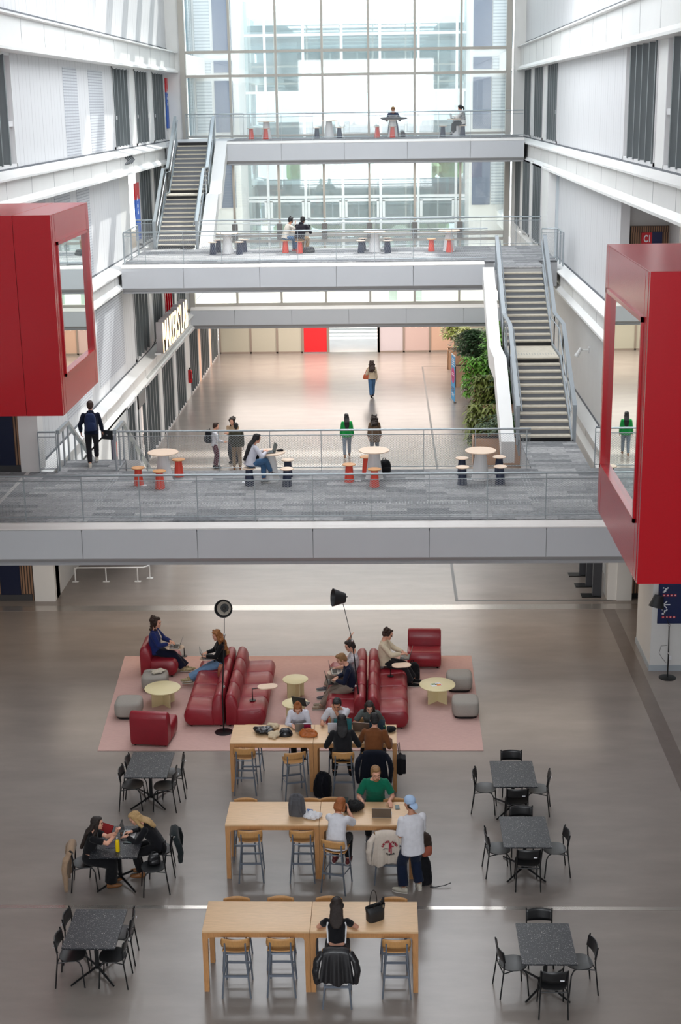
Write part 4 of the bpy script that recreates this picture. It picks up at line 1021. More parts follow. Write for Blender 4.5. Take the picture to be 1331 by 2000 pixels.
# ================================================================ PEOPLE
SK={'fair':mat('skin_fair',(214,160,136),.55,spec=.35),'mid':mat('skin_mid',(186,132,104),.55,spec=.35),'dark':mat('skin_dark',(112,74,56),.5,spec=.35)}
def hairm(nm,c): return mat('hair_'+nm,c,.55,var=.3,vs=60,stretch=(3,3,.6),bump=.5,bs=90,spec=.4)
HR={'black':hairm('black',(22,20,22)),'brown':hairm('brown',(52,34,26)),'dkbrown':hairm('dkbrown',(36,26,22)),'ginger':hairm('ginger',(150,86,44)),'blond':hairm('blond',(176,144,98)),'sandy':hairm('sandy',(140,104,66)),'curlyblond':hairm('curlyblond',(150,98,54))}
M_eye=mat('eye_dark',(34,26,24),.3); M_lip=mat('lips',(170,96,88),.5); M_brow=mat('brow',(60,42,34),.8)
def Rx(a): return Matrix.Rotation(R(a),3,'X')
def Rz(a): return Matrix.Rotation(R(a),3,'Z')
def Ry(a): return Matrix.Rotation(R(a),3,'Y')
def ik(a,t,l1,l2,hint):
    a=V(a); t=V(t); d=t-a; L=d.length; mx=(l1+l2)*.995
    if L>mx: d=d*(mx/L); L=mx; t=a+d
    if L<abs(l1-l2)+.02: L=abs(l1-l2)+.02
    u=d.normalized(); x=(l1*l1-l2*l2+L*L)/(2*L); h=math.sqrt(max(0,l1*l1-x*x))
    k=V(hint); k=k-u*k.dot(u); k=k.normalized() if k.length>1e-5 else u.orthogonal().normalized()
    return a+u*x+k*h, t
def el_ring(c,ax,ay,rx,ry,n=16,p=2.3):
    out=[]
    for i in range(n):
        a=2*PI*i/n; ca,sa=math.cos(a),math.sin(a)
        out.append(c+ax*(math.copysign(abs(ca)**(2/p),ca)*rx)+ay*(math.copysign(abs(sa)**(2/p),sa)*ry))
    return out
def hand(b,w,d,n,side,s=1,curl=14,spread=1.0):
    # w wrist, d direction, n back-of-hand normal, side +1 right hand / -1 left hand
    d=V(d).normalized(); n=V(n); n=(n-d*n.dot(d)).normalized(); l=d.cross(n)*side   # l points to the thumb side for palms facing -n
    l=-l
    M=Matrix((l,d,n)).transposed()
    b.ell(w+d*.048*s,(.041*s,.054*s,.016*s),M,10,6)
    b.ell(w+d*.075*s,(.042*s,.022*s,.014*s),M,10,6)
    b.tube([w-d*.03*s,w+d*.02*s],[.026*s,.026*s],8,.8)
    for k,(o,L,r) in enumerate(((.030,.074,.0088),(.010,.083,.0090),(-.010,.077,.0086),(-.029,.060,.0078))):
        p=w+d*.088*s+l*o*s-n*.002; ang=R(6+k); dd=(d+l*(o*3.2*spread)).normalized(); q=[p-dd*.012]
        q.append(p)
        for j,f in enumerate((.45,.31,.24)):
            ang+=R(curl); v=dd*math.cos(ang)-n*math.sin(ang); p=p+v*L*f*s; q.append(p)
        b.tube(q,[r*s,r*s,r*.98*s,r*.9*s,r*.72*s],7)
    p=w+d*.022*s+l*.030*s; t=(d*.62+l*.72-n*.15).normalized(); t2=(d*.85+l*.35-n*.25).normalized()
    b.tube([p,p+t*.04*s,p+t*.04*s+t2*.032*s,p+t*.04*s+t2*.055*s],[.013*s,.0115*s,.010*s,.008*s],7)
def head(b,C,H,s=1,simple=False):
    def P(x,y,z): return C+H@V((x*s,y*s,z*s))
    def E(c,r): b.ell(P(*c),tuple(q*s for q in r),H,16,10)
    E((0,-.012,.035),(.076,.096,.088)); E((0,.018,-.02),(.066,.076,.082)); E((0,.040,-.068),(.046,.050,.045))
    E((0,.082,-.098),(.022,.018,.016))
    if not simple:
        b.tube([P(0,.086,.03),P(0,.098,-.002),P(0,.105,-.018)],[.007*s,.009*s,.0115*s],8); E((0,.094,-.022),(.015,.012,.008))
        E((0,.088,-.055),(.022,.012,.012)); E((0,.080,.042),(.05,.022,.012))
        for q in (-1,1): E((q*.040,.062,-.015),(.024,.026,.026))
    for q in (-1,1): b.ell(P(q*.076,-.008,-.002),(.010*s,.018*s,.03*s),H,8,6)
def noise3(p,k): return math.sin(p[0]*k+p[1]*1.7*k)*math.cos(p[2]*k*1.3+p[1]*k)
def person(label,loc,rz,pz,look,vox=.0095,group=None):
    G=lambda k,d=None: pz.get(k,d)
    s=look.get('h',1.74)/1.75; fem=look.get('fem',False); bw=look.get('bw',1.0)
    e=empty('person',label,'person',loc,rz,group)
    pel=V((0,G('py',0),G('pz',.93*s)))
    T=Rz(G('tw',0))@Ry(G('side',0))@Rx(-G('lean',0)); T2=Rz(G('tw',0)+G('tw2',0))@Ry(G('side',0))@Rx(-G('lean',0)-G('hunch',6))
    waist=pel+T@V((0,0,.14*s)); chest=waist+T2@V((0,0,.20*s)); neck=chest+T2@V((0,-.012*s,.175*s))
    hp,hy=G('head',(8,0)); roll=G('roll',0)
    H=Rz(G('tw',0)+G('tw2',0)+hy)@Ry(roll)@Rx(-hp)
    hc=neck+(T2@V((0,.015*s,.035*s)))+H@V((0,.022*s,.122*s))
    sw=(.165 if fem else .19)*s*bw
    ax,ay=T2@V((1,0,0)),T2@V((0,1,0)); bx,by=T@V((1,0,0)),T@V((0,1,0))
    sh=[neck+T2@V((q*sw*.97,0,-.078*s)) for q in (-1,1)]
    hip=[pel+T@V((q*.09*s,0,-.02*s)) for q in (-1,1)]
    UA,FA,TH,SHK=.285*s,.25*s,.43*s,.42*s
    hands=[G('hl',(-.25,.1,.8)),G('hr',(.25,.1,.8))]; eh=[G('el',(-.6,-.5,-.6)),G('er',(.6,-.5,-.6))]
    feet=[G('fl',(-.1,0,.08)),G('fr',(.1,0,.08))]; kh=[G('kl',(-.05,1,.3)),G('kr',(.05,1,.3))]
    arms=[]; legs=[]
    for i in (0,1):
        el,w=ik(sh[i],hands[i],UA,FA,eh[i]); arms.append((sh[i],el,w))
        kn,an=ik(hip[i],feet[i],TH,SHK,kh[i]); legs.append((hip[i],kn,an))
    # ---------- body
    b=MB()
    hw=(.155 if fem else .15)*s*bw; ww=(.115 if fem else .132)*s*bw; cw=(.135 if fem else .16)*s*bw
    b.rings([el_ring(pel+T@V((0,0,-.1*s)),bx,by,hw*.55,.07*s),el_ring(pel,bx,by,hw,.10*s),el_ring(waist,bx,by,ww,.085*s),el_ring(chest,ax,ay,cw,.105*s),el_ring(neck-T2@V((0,0,.07*s)),ax,ay,sw*.95,.075*s),el_ring(neck-T2@V((0,0,.015*s)),ax,ay,sw*.5,.055*s),el_ring(neck+T2@V((0,0,.02*s)),ax,ay,.055*s,.055*s)])
    b.tube([neck-T2@V((0,0,.05*s)),neck+T2@V((0,.004,.03*s)),hc+H@V((0,-.012,-.03))],[.062*s,.052*s,.05*s],12)
    hs=s*(1.02 if fem else 1.06); head(b,hc,H,hs,vox>.013)
    for i in (0,1):
        a,k,w=arms[i]
        b.ell(a,(.05*s*bw,)*3,n=10,m=6)
        b.tube([a,a.lerp(k,.4),k],[.050*s*bw,.046*s*bw,.037*s],10); b.ell(k,(.036*s,)*3,n=10,m=6); b.tube([k,k.lerp(w,.3),w],[.038*s,.040*s,.026*s],10)
        sd=-1 if i==0 else 1
        hd=G('hdl' if i==0 else 'hdr'); hn=G('hnl' if i==0 else 'hnr',(0,0,1))
        d=V(hd) if hd else ((w-k).normalized()+V((0,0,-.05)))
        hand(b,w,d,hn,sd,s*(.93 if fem else 1.02),G('curl',14))
        a,k,w=legs[i]
        b.tube([a,a.lerp(k,.5),k],[.082*s,.07*s,.052*s],12); b.ell(k,(.052*s,)*3,n=10,m=6); b.tube([k,k.lerp(w,.3),w],[.052*s,.054*s,.036*s],12)
    fdir=[]
    for i in (0,1):
        a,k,w=legs[i]; fd=G('fdl' if i==0 else 'fdr')
        if fd is None: fd=V((0,1,0))
        fd=V(fd).normalized(); fdir.append(fd); b.tube([w,w+fd*.06*s+V((0,0,-.04*s)),w+fd*.14*s+V((0,0,-.05*s))],[.038*s,.035*s,.025*s],8)
    b.build('body',SK[look.get('skin','fair')],e,bake=(vox,2))
    # ---------- eyes, brows, mouth
    if vox<=.013:
        def P(x,y,z): return hc+H@V((x*hs,y*hs,z*hs))
        q=MB()
        for t in (-1,1): q.ell(P(t*.031,.083,.012),(.0115*hs,.007*hs,.006*hs),H,8,5)
        q.build('eyes',M_eye,e,smooth=60)
        q=MB()
        for t in (-1,1): q.tube([P(t*.017,.097,.036),P(t*.034,.093,.040),P(t*.052,.080,.033)],.0032*hs,5)
        q.build('eyebrows',HR[look.get('brow',look['hair'])] if look['hair']!='cap' else M_brow,e)
        q=MB(); q.ell(P(0,.097,-.056),(.019*hs,.007*hs,.0055*hs),H,8,5); q.build('lips',M_lip,e,smooth=60)
        if look.get('glasses'):
            q=MB()
            for t in (-1,1): q.tube([P(t*.033+.022*math.cos(a),.098,.010+.019*math.sin(a)) for a in [2*PI*i/12 for i in range(12)]],.0022,5,closed=True); q.tube([P(t*.055,.096,.014),P(t*.078,.0,.012)],.002,5)
            q.tube([P(-.011,.1,.012),P(.011,.1,.012)],.002,5); q.build('glasses',M_black,e)
        if look.get('beard'):
            q=MB(); q.ell(P(0,.055,-.085),(.05*hs,.05*hs,.032*hs),H); q.ell(P(0,.098,-.044),(.024*hs,.01*hs,.006*hs),H); q.build('beard',HR[look['hair']],e,bake=(.008,1,.006,.02))
        if look.get('headphones'):
            q=MB(); q.tube([P(.085*math.cos(a),-.0,.03+.105*math.sin(a)) for a in [R(x) for x in range(-5,190,13)]],.009,8)
            for t in (-1,1): q.ell(P(t*.092,-.0,-.0),(.018,.032,.04),H)
            q.build('headphones',M_black,e,smooth=50)
    # ---------- shirt
    tp=look['top']; g=look.get('loose',.014)*s; hem=look.get('hem',-.06)*s; slv=look.get('sleeve',1.0)
    b=MB(); r_=[]
    if hem<0: r_.append(el_ring(pel+T@V((0,0,hem)),bx,by,hw+g*1.2+.012,.105*s+g*1.3+.01))
    r_+= [el_ring(pel+T@V((0,0,max(0,hem))),bx,by,(hw if hem<=.02 else ww)+g*1.2,.10*s+g*1.2)]
    r_+= [el_ring(waist+T@V((0,0,max(0,hem-.13*s))),bx,by,ww+g*1.6,.088*s+g*1.6),el_ring(chest,ax,ay,cw+g,.112*s+g),el_ring(neck-T2@V((0,0,.072*s)),ax,ay,sw*.97+g*.4,.082*s+g*.6),el_ring(neck-T2@V((0,0,.018*s)),ax,ay,sw*.52+g*.2,.062*s+g*.3),el_ring(neck+T2@V((0,0,.004*s)),ax,ay,.060*s,.062*s)]
    b.rings(r_)
    if fem and not look.get('coatish'):
        for q in (-1,1): b.ell(chest+T2@V((q*.06*s,.075*s,.01*s)),(.055*s+g*.4,.05*s+g*.4,.055*s+g*.3),T2,10,6)
    for i in (0,1):
        a,k,w=arms[i]; b.ell(a,(.054*s*bw+g*.35,)*3,n=12,m=7)
        if slv>=.9:
            w2=k.lerp(w,.93); b.tube([a,a.lerp(k,.5),k],[.054*s*bw+g*.35,.049*s*bw+g*.5,.042*s+g*.55],12); b.ell(k,(.042*s+g*.55,)*3,n=10,m=6); b.tube([k,k.lerp(w2,.5),w2],[.042*s+g*.55,.042*s+g*.5,.032*s+g*.3],12)
        elif slv>.05:
            k2=a.lerp(k,min(1,slv*2)); b.tube([a,a.lerp(k2,.6),k2],[.055*s*bw+g*.35,.053*s*bw+g*.6,.052*s+g*.8],12)
    if look.get('hood'):
        b.ell(neck+T2@V((0,-.06*s,.0)),(.10*s,.06*s,.055*s),T2,12,7)
    if look.get('collar'): b.tube([neck+T2@V((.066*s*math.cos(a),.066*s*math.sin(a)*1.05,.012*s-.012*math.sin(a))) for a in [2*PI*i/14 for i in range(14)]],.014*s,6,closed=True)
    b.build(look.get('topname','shirt'),tp,e,bake=(min(.016,vox*1.25),3,.012 if vox<.013 else 0,.09))
    if look.get('inner'):   # light shirt showing in an open jacket
        b=MB(); b.rings([el_ring(waist+T@V((0,.045*s,0)),bx,by,.05*s,.06*s+g),el_ring(chest+T2@V((0,.035*s,0)),ax,ay,.055*s,.092*s+g),el_ring(neck+T2@V((0,.03*s,-.03*s)),ax,ay,.04*s,.05*s)]); b.build('undershirt',look['inner'],e,smooth=60)
    if look.get('stripe'):
        for i in (-1,1):
          b=MB(); b.tube([waist+T@V((i*(ww+g*1.6+.006),-.0,-.03)),waist.lerp(chest,.5)+T2@V((i*((ww+cw)/2+g*1.3+.004),-.02,0)),chest+T2@V((i*(cw+g+.004),-.04,.02)),chest+T2@V((i*(cw-.0),-.075,.09))],.013,6,.6)
          b.build('side_stripe',mat('white_stripe',(226,226,228),.8),e)
    if look.get('bands'):
        b=MB()
        for t in range(7):
            f=t/6; c_=waist.lerp(neck-T2@V((0,0,.09*s)),f); b.rings([el_ring(c_+T2@V((0,0,o)),ax,ay,(ww*(1-f)+(sw)*f)+g*1.4+.012,.10*s+g*1.2+.012) for o in (-.011,.011)],False)
        b.build('navy_stripes',look['bands'],e)
    # ---------- trousers
    fl=look.get('flare',.0); bt=look['bot']; lg=look.get('leg',1.0); g2=.012*s
    b=MB()
    b.rings([el_ring(pel+T@V((0,0,-.10*s)),bx,by,hw*.8,.09*s),el_ring(pel+T@V((0,0,-.03*s)),bx,by,hw+g2+.004,.108*s+g2),el_ring(pel+T@V((0,0,.05*s)),bx,by,hw*.95+g2,.10*s+g2),el_ring(waist-T@V((0,0,.04*s)),bx,by,ww+g2+.004,.088*s+g2+.004)])
    for i in (0,1):
        a,k,w=legs[i]; b.ell(a,(.092*s,)*3,n=12,m=7)
        w2=k.lerp(w,.90) if lg>=1 else k.lerp(w,max(.0,(lg-.5)*2))
        b.tube([a,a.lerp(k,.5),k],[.090*s+g2*.5,.079*s+g2+fl*.3,.062*s+g2+fl*.6],14); b.ell(k,(.060*s+g2+fl*.6,)*3,n=12,m=7)
        b.tube([k,k.lerp(w2,.5),w2],[.060*s+g2+fl*.6,.058*s+g2+fl*.8,.048*s+g2+fl],14)
    if look.get('skirt'):
        k0=(legs[0][1]+legs[1][1])/2; a0=(legs[0][2]+legs[1][2])/2
        b.tube([pel,pel.lerp(k0,.5),k0],[.15*s,.15*s,.15*s],14,.7); b.tube([k0,k0.lerp(a0,.85)],[.15*s,.2*s],14,.8)
    b.build('skirt' if look.get('skirt') else 'trousers',bt,e,bake=(min(.016,vox*1.25),3,.010 if vox<.013 else 0,.08))
    # ---------- shoes
    for i in (0,1):
        a,k,w=legs[i]; fd=fdir[i]; up=V((0,0,1))
        if abs(fd.z)>.05: up=(V((0,0,1))-fd*fd.z).normalized()
        sd=fd.cross(up); C=w-up*.035*s
        M=Matrix((sd,fd,up)).transposed(); b=MB()
        rr=[]
        for t,wx,hz in ((-.075,.026,.035),(-.06,.036,.05),(0,.040,.052),(.07,.044,.042),(.13,.046,.032),(.175,.036,.024),(.195,.018,.014)):
            rr.append([C+fd*t*s+sd*math.cos(q)*wx*s+up*(max(-.035,math.sin(q)*hz)*s) for q in [2*PI*j/14 for j in range(14)]])
        b.rings(rr); b.tube([w+up*.03*s,w-up*.02*s],[.044*s,.046*s],12); sh_=b.build('shoe',look.get('shoe',M_black),e,smooth=50)
        if look.get('sole'):
            b=MB(); b.rings([[C+fd*t*s*1.02+sd*math.cos(q)*wx*s*1.06+up*((-.030 if math.sin(q)>0 else -.046)*s) for q in [2*PI*j/12+.01 for j in range(12)]] for t,wx in ((-.075,.03),(0,.040),(.12,.046),(.19,.024))]); b.build('sole',look['sole'],sh_)
    # ---------- hair
    kind=look.get('hs','short'); hm=HR.get(look['hair']) if look['hair']!='cap' else HR['brown']
    def P(x,y,z): return hc+H@V((x*hs,y*hs,z*hs))
    def E(b,c,r,n=14,m=8): b.ell(P(*c),tuple(q*hs for q in r),H,n,m)
    b=MB(); amp,scl=.010,.03
    if look['hair']!='cap': E(b,(0,-.024,.046),(.084,.097,.088))
    E(b,(0,-.050,-.01 if look['hair']=='cap' else 0),(.074,.056,.062)) if look['hair']=='cap' else E(b,(0,-.055,.0),(.078,.062,.075))
    if kind=='short' and look['hair']!='cap': E(b,(0,.03,.105),(.062,.055,.032)); amp,scl=.012,.025
    if kind in ('short','curly','wavy') and look['hair']!='cap':
        for t in (-1,1): E(b,(t*.068,-.012,.020),(.016,.052,.052))
        E(b,(0,-.07,-.04),(.062,.045,.045))
    if kind=='curly':
        rg=random.Random(4)
        for k in range(40):
            a=rg.uniform(0,2*PI); z=rg.uniform(-.03,.13); rr=.085*math.sqrt(max(.05,1-((z-.04)/.11)**2)); y=rr*math.sin(a)*1.15-.02
            if y>.03 and z<.075: continue
            E(b,(rr*math.cos(a),y,z),(.026,.026,.026),8,6)
        amp,scl=.016,.018
    if kind in ('long','longcurly','pony','bun','bob'):
        E(b,(0,.02,.10),(.066,.065,.03))
        for t in (-1,1): E(b,(t*.068,.0,.03),(.02,.045,.075))
    back=T2@V((0,-1,0)); dn=V((0,0,-1))
    if kind in ('long','longcurly','bob'):
        wd=.09 if kind!='longcurly' else .115; L={'long':look.get('hl',.40),'longcurly':look.get('hl',.34),'bob':.16}[kind]*s
        p0=P(0,-.06,.02); p1=P(0,-.075,-.07); tb=neck+T2@V((0,-.115*s,-.04*s))
        dnt=(T2@V((0,-.06,-1))).normalized(); p3=tb+dnt*L*.5; p4=tb+dnt*L
        if kind=='bob': pts=[p0,p1,p1+V((0,0,-.07))+H@V((0,.01,0))]; rad=[wd,wd,.05]
        else: pts=[p0,p1,tb,p3,p4]; rad=[wd*1.03,wd*1.14,wd*1.2,wd*1.05,wd*.5]
        # wide flat tube: build rings by hand so that it lies over the back
        rr=[]; axx=T2@V((1,0,0))
        for k,(p,r) in enumerate(zip(pts,rad)): 
            n_=(H@V((0,-1,0)) if k<2 else T2@V((0,-1,0))); rr.append(el_ring(p,axx if k>1 else H@V((1,0,0)),n_,r*hs,(.05 if k<2 else .032)*hs))
        b.rings(rr)
        for t in (-1,1):
            q0=P(t*.07,.005,.0); q1=P(t*.078,.0,-.09); q2=neck+T2@V((t*.095*s,.01*s,-.04*s)); q3=q2+T2@V((t*.0,.03*s,-.13*s))
            if kind=='bob': b.tube([q0,q1,P(t*.06,.02,-.12)],[.03,.03,.018],8)
            elif look.get('front',True): b.tube([q0,q1,q2,q3],[.028,.034,.034,.012],8)
        if kind=='longcurly':
            rg=random.Random(9)
            for k in range(60):
                f=rg.random(); c_=pts[0].lerp(pts[-1],f); b.ell(c_+axx*rg.uniform(-.13,.13)+back*rg.uniform(-.02,.06),(.036,.036,.04),n=8,m=5)
            for k in range(30): E(b,(rg.uniform(-.1,.1),rg.uniform(-.1,.02),rg.uniform(-.02,.13)),(.028,.028,.028),8,5)
            amp,scl=.02,.02
    if kind=='bun': E(b,(.0,-.05,.145),(.038,.038,.034)); E(b,(0,-.07,-.03),(.06,.045,.05)); [b.tube([P(t*.07,.02,.04),P(t*.078,.03,-.04),P(t*.07,.035,-.11)],[.018,.02,.01],7) for t in (-1,1)]
    if kind=='pony': b.tube([P(0,-.10,.07),P(0,-.15,.03),P(0,-.17,-.06),P(0,-.14,-.17)],[.028,.036,.038,.014],10)
    if kind=='wavy':
        rg=random.Random(6)
        for k in range(34): E(b,(rg.uniform(-.095,.095),rg.uniform(-.125,-.0),rg.uniform(-.16,.12)),(.036,.036,.040),8,5)
        for t in (-1,1): E(b,(t*.07,.0,.02),(.026,.04,.08))
        E(b,(0,.03,.11),(.06,.055,.03)); amp,scl=.018,.025
    if look['hair']=='cap':
        q=MB(); q.ell(P(0,-.012,.062),(.088*hs,.108*hs,.082*hs),H,20,12); q.build('cap_crown',look['capm'],e,bake=(.009,3))
        q=MB(); rr=[]
        for k in range(6):
            t=k/5; y=-.10-.075*t; z=.02-.045*t*t-.02*t; wd=.07*math.sqrt(max(.05,1-t*t*.85)); rr.append([P(wd*math.cos(a),y,z+.006*math.sin(a)+.012*(math.cos(a)**2)*-1) for a in [2*PI*j/12 for j in range(12)]])
        q.rings(rr); q.build('cap_peak',look['capm'],e,smooth=50)
    b.build('hair',hm,e,bake=(max(.0085,vox*.9),1,amp if vox<.015 else .008,scl))
    return e,dict(T=T,T2=T2,neck=neck,waist=waist,hc=hc,H=H,pel=pel,arms=arms,legs=legs,s=s)
W_tee=cloth('white_tee',(206,206,212)); W_shirt=cloth('white_blouse',(206,206,216)); K=cloth('black_cloth',(20,20,23)); NV=cloth('navy_cloth',(24,30,52)); DJ=cloth('dark_denim',(24,34,56)); LJ=cloth('light_denim',(104,134,166),.15); MJ=cloth('mid_denim',(70,104,140),.15)
BR=cloth('brown_wool',(104,62,34)); GRN=cloth('green_tee',(14,98,74)); GT=cloth('grey_marl_top',(88,94,92),.15); CRM=cloth('cream_knit',(212,198,172)); BLJ=cloth('blue_jacket',(34,46,98),.12); NVP=cloth('navy_trousers',(20,24,44)); GP=cloth('grey_beige_trousers',(142,128,116)); PAT=cloth('patterned_white_shirt',(196,192,196),.35)
SWH=mat('white_shoe',(202,196,182),.6); SMX=mat('multi_trainer',(160,146,110),.6,var=.5,vs=25); SGR=mat('grey_trainer',(96,98,102),.6,var=.3,vs=20); SBR=mat('brown_boot',(130,84,44),.5)
SOL=mat('white_sole',(214,210,202),.6)
P1=person
# seated helper: seat height sh, feet forward
def seat(h,lean=5,hunch=10,feet=.38,fz=.08,fx=.12,**k):
    d=dict(pz=h+.11,py=0,lean=lean,hunch=hunch,fl=(-fx,feet,fz),fr=(fx,feet,fz)); d.update(k); return d
# --- nearest table: woman with headphones, back to us
P1('woman with headphones seen from behind, long dark hair, black crop top with white side stripes',(-.77,18.72,0),0,
  seat(.77,10,14,.26,.40,.13,hl=(-.10,.44,1.085),hr=(.12,.44,1.085),el=(-1,-.1,-.5),er=(1,-.1,-.5),hdl=(.7,.7,0),hdr=(-.7,.7,0),head=(24,0)),
  dict(fem=True,h=1.68,skin='fair',hair='dkbrown',hs='long',hl=.13,top=K,bot=K,hem=.14,sleeve=.22,loose=.008,stripe=1,headphones=1,front=False,shoe=K))
# --- middle table
P1('person with ginger hair and white T-shirt seen from behind, photographing with a phone',(-.88,21.93,0),-14,
  seat(.77,8,16,.30,.42,.12,hl=(-.02,.42,1.30),hr=(.10,.42,1.30),el=(-.6,0,-1),er=(.6,0,-1),hdl=(.25,.6,.6),hdr=(-.25,.6,.6),hnl=(-.8,.4,0),hnr=(.8,.4,0),curl=30,head=(22,-10)),
  dict(fem=True,h=1.70,skin='fair',hair='ginger',hs='bob',top=W_tee,bot=K,hem=-.10,sleeve=.42,loose=.03,shoe=mat('maroon_trainer',(96,34,36),.6),sole=SOL))
P1('standing man in a green T-shirt and glasses leaning with both hands on the oak table',(-.22,23.42,0),180,
  dict(pz=.92,py=-.02,lean=15,hunch=8,hl=(-.25,.42,1.115),hr=(.23,.42,1.115),el=(-.4,-.7,-.5),er=(.4,-.7,-.5),hdl=(-.25,1,-.2),hdr=(.25,1,-.2),curl=2,head=(14,12),fl=(-.12,.12,.08),fr=(.14,-.22,.08)),
  dict(h=1.78,skin='fair',hair='sandy',hs='short',top=GRN,bot=K,sleeve=.40,hem=-.06,loose=.022,glasses=1,beard=1,shoe=SGR,sole=SOL))
P1('standing man in a light blue backwards cap, white T-shirt and dark jeans, seen from behind',(.42,21.86,0),22,
  dict(pz=.92,py=0,lean=2,hunch=5,hl=(-.12,.27,1.08),hr=(.06,.30,1.04),el=(-.35,-.6,-1),er=(.45,-.5,-1),hdl=(.6,.6,.2),hdr=(-.7,.6,.1),curl=25,head=(12,8),fl=(-.16,.02,.08),fr=(.14,.04,.08),fdl=(-.75,.6,0),fdr=(.2,-.0+1,0)),
  dict(h=1.80,skin='mid',hair='cap',capm=mat('pale_blue_cap',(160,184,214),.8),hs='short',top=W_tee,bot=DJ,sleeve=.46,hem=-.17,loose=.034,flare=.028,bw=1.0,shoe=SWH,sole=SOL))
# --- farthest table, far side facing us
P1('woman in a white blouse with a ginger bun, looking down at her laptop',(-1.78,26.66,0),180,
  seat(.77,12,18,.26,.40,.1,hl=(-.10,.42,1.11),hr=(.10,.42,1.11),el=(-.55,-.2,-1),er=(.55,-.2,-1),hdl=(.3,1,0),hdr=(-.3,1,0),head=(40,0)),
  dict(fem=True,h=1.68,skin='fair',hair='ginger',hs='bun',top=W_shirt,bot=K,sleeve=1,loose=.024,collar=1,shoe=K))
P1('seated man in a white T-shirt, short black hair, chin resting on his hand',(-.97,26.72,0),176,
  seat(.77,14,16,.26,.40,.13,hl=(.05,.33,1.36),hr=(.30,.40,1.12),el=(-.6,.5,-1),er=(.55,-.2,-1),hdl=(.35,-.2,.8),hnl=(-.1,.9,.4),curl=38,head=(26,-4)),
  dict(h=1.76,skin='mid',hair='black',hs='short',top=W_tee,bot=K,sleeve=.42,loose=.018,shoe=K))
P1('woman with long dark hair and a grey short-sleeved top looking down to the side',(-.33,26.66,0),172,
  seat(.77,12,18,.26,.40,.1,hl=(-.32,.30,1.10),hr=(.12,.40,1.11),el=(-.55,-.2,-1),er=(.8,-.2,-.6),hdl=(.9,.4,0),hdr=(-.2,1,0),head=(30,14)),
  dict(fem=True,h=1.68,skin='fair',hair='dkbrown',hs='long',hl=.2,top=GT,bot=K,sleeve=.40,loose=.016,shoe=K))
P1('person in a black jacket with long black hair seen from behind at the farthest table',(-.86,25.34,0),4,
  seat(.77,16,16,.28,.40,.16,hl=(-.24,.34,1.10),hr=(.24,.34,1.10),el=(-.55,-.2,-1),er=(.55,-.2,-1),hdl=(.3,1,0),hdr=(-.2,1,0),head=(16,0)),
  dict(h=1.72,skin='mid',hair='black',hs='long',hl=.16,top=cloth('black_leather_jacket',(26,26,29)),bot=K,sleeve=1,loose=.03,front=False,shoe=K,topname='jacket'))
P1('man in a brown sweater with short black hair seen from behind at the farthest table',(-.27,25.34,0),-6,
  seat(.77,18,16,.28,.40,.16,hl=(-.16,.40,1.10),hr=(.30,.30,1.10),el=(-.55,-.2,-1),er=(.55,-.2,-1),hdl=(.1,1,0),hdr=(-.6,.8,0),head=(22,10)),
  dict(h=1.78,skin='fair',hair='black',hs='short',top=BR,bot=NVP,sleeve=1,loose=.026,bw=1.03,shoe=K,topname='sweater'))
# --- black cafe table on the left
P1('woman with long dark hair and black T-shirt, elbows on the speckled table',(-5.16,21.98,0),-82,
  seat(.47,10,8,.36,.08,.1,hl=(.08,.50,1.04),hr=(-.02,.50,.98),el=(-.4,-.2,-1),er=(.6,.2,-1),hdl=(.1,.3,.9),hdr=(0,.3,.9),hnl=(-.5,-.8,0),hnr=(.5,-.8,0),curl=35,head=(6,0)),
  dict(fem=True,h=1.68,skin='fair',hair='dkbrown',hs='long',hl=.34,top=K,bot=K,sleeve=.34,hem=.10,loose=.014,flare=.05,shoe=SBR))
P1('blonde woman in black typing on a laptop at the speckled table',(-4.02,22.42,0),98,
  seat(.47,22,14,.32,.08,.1,hl=(-.06,.52,.80),hr=(.10,.46,.80),el=(-.7,-.2,-.6),er=(.7,-.2,-.6),hdl=(.1,1,-.1),hdr=(.1,1,-.1),head=(34,6)),
  dict(fem=True,h=1.70,skin='fair',hair='blond',hs='long',hl=.16,top=cloth('black_knit',(22,22,26)),bot=K,sleeve=1,loose=.022,shoe=SBR))
# --- lounge
P1('man with wavy brown hair and blue jacket sitting in the red lounge chair',(-5.5,31.75,0),-92,
  seat(.45,-6,10,.52,.09,.1,hl=(-.05,.36,.76),hr=(.12,.34,.76),el=(-.8,-.4,-.6),er=(.8,-.4,-.6),head=(6,-8),fl=(-.1,.72,.09),fr=(.06,.66,.12)),
  dict(h=1.78,skin='fair',hair='brown',hs='wavy',top=BLJ,bot=NVP,sleeve=1,loose=.034,inner=cloth('white_undershirt',(206,196,190)),flare=.04,shoe=SMX,sole=SOL,topname='jacket'))
P1('woman with long curly blond hair, black top and light jeans on the red sofa',(-3.86,31.0,0),104,
  seat(.45,-4,8,.55,.1,.1,hl=(-.12,.36,.76),hr=(.12,.32,.76),el=(-.7,-.4,-.6),er=(.7,-.4,-.6),head=(16,10),fl=(-.02,.84,.20),fr=(.1,.78,.10),kl=(0,.6,1),kr=(0,.8,.8)),
  dict(fem=True,h=1.72,skin='fair',hair='curlyblond',hs='longcurly',top=K,bot=LJ,sleeve=1,loose=.02,flare=.035,shoe=SMX,sole=SOL))
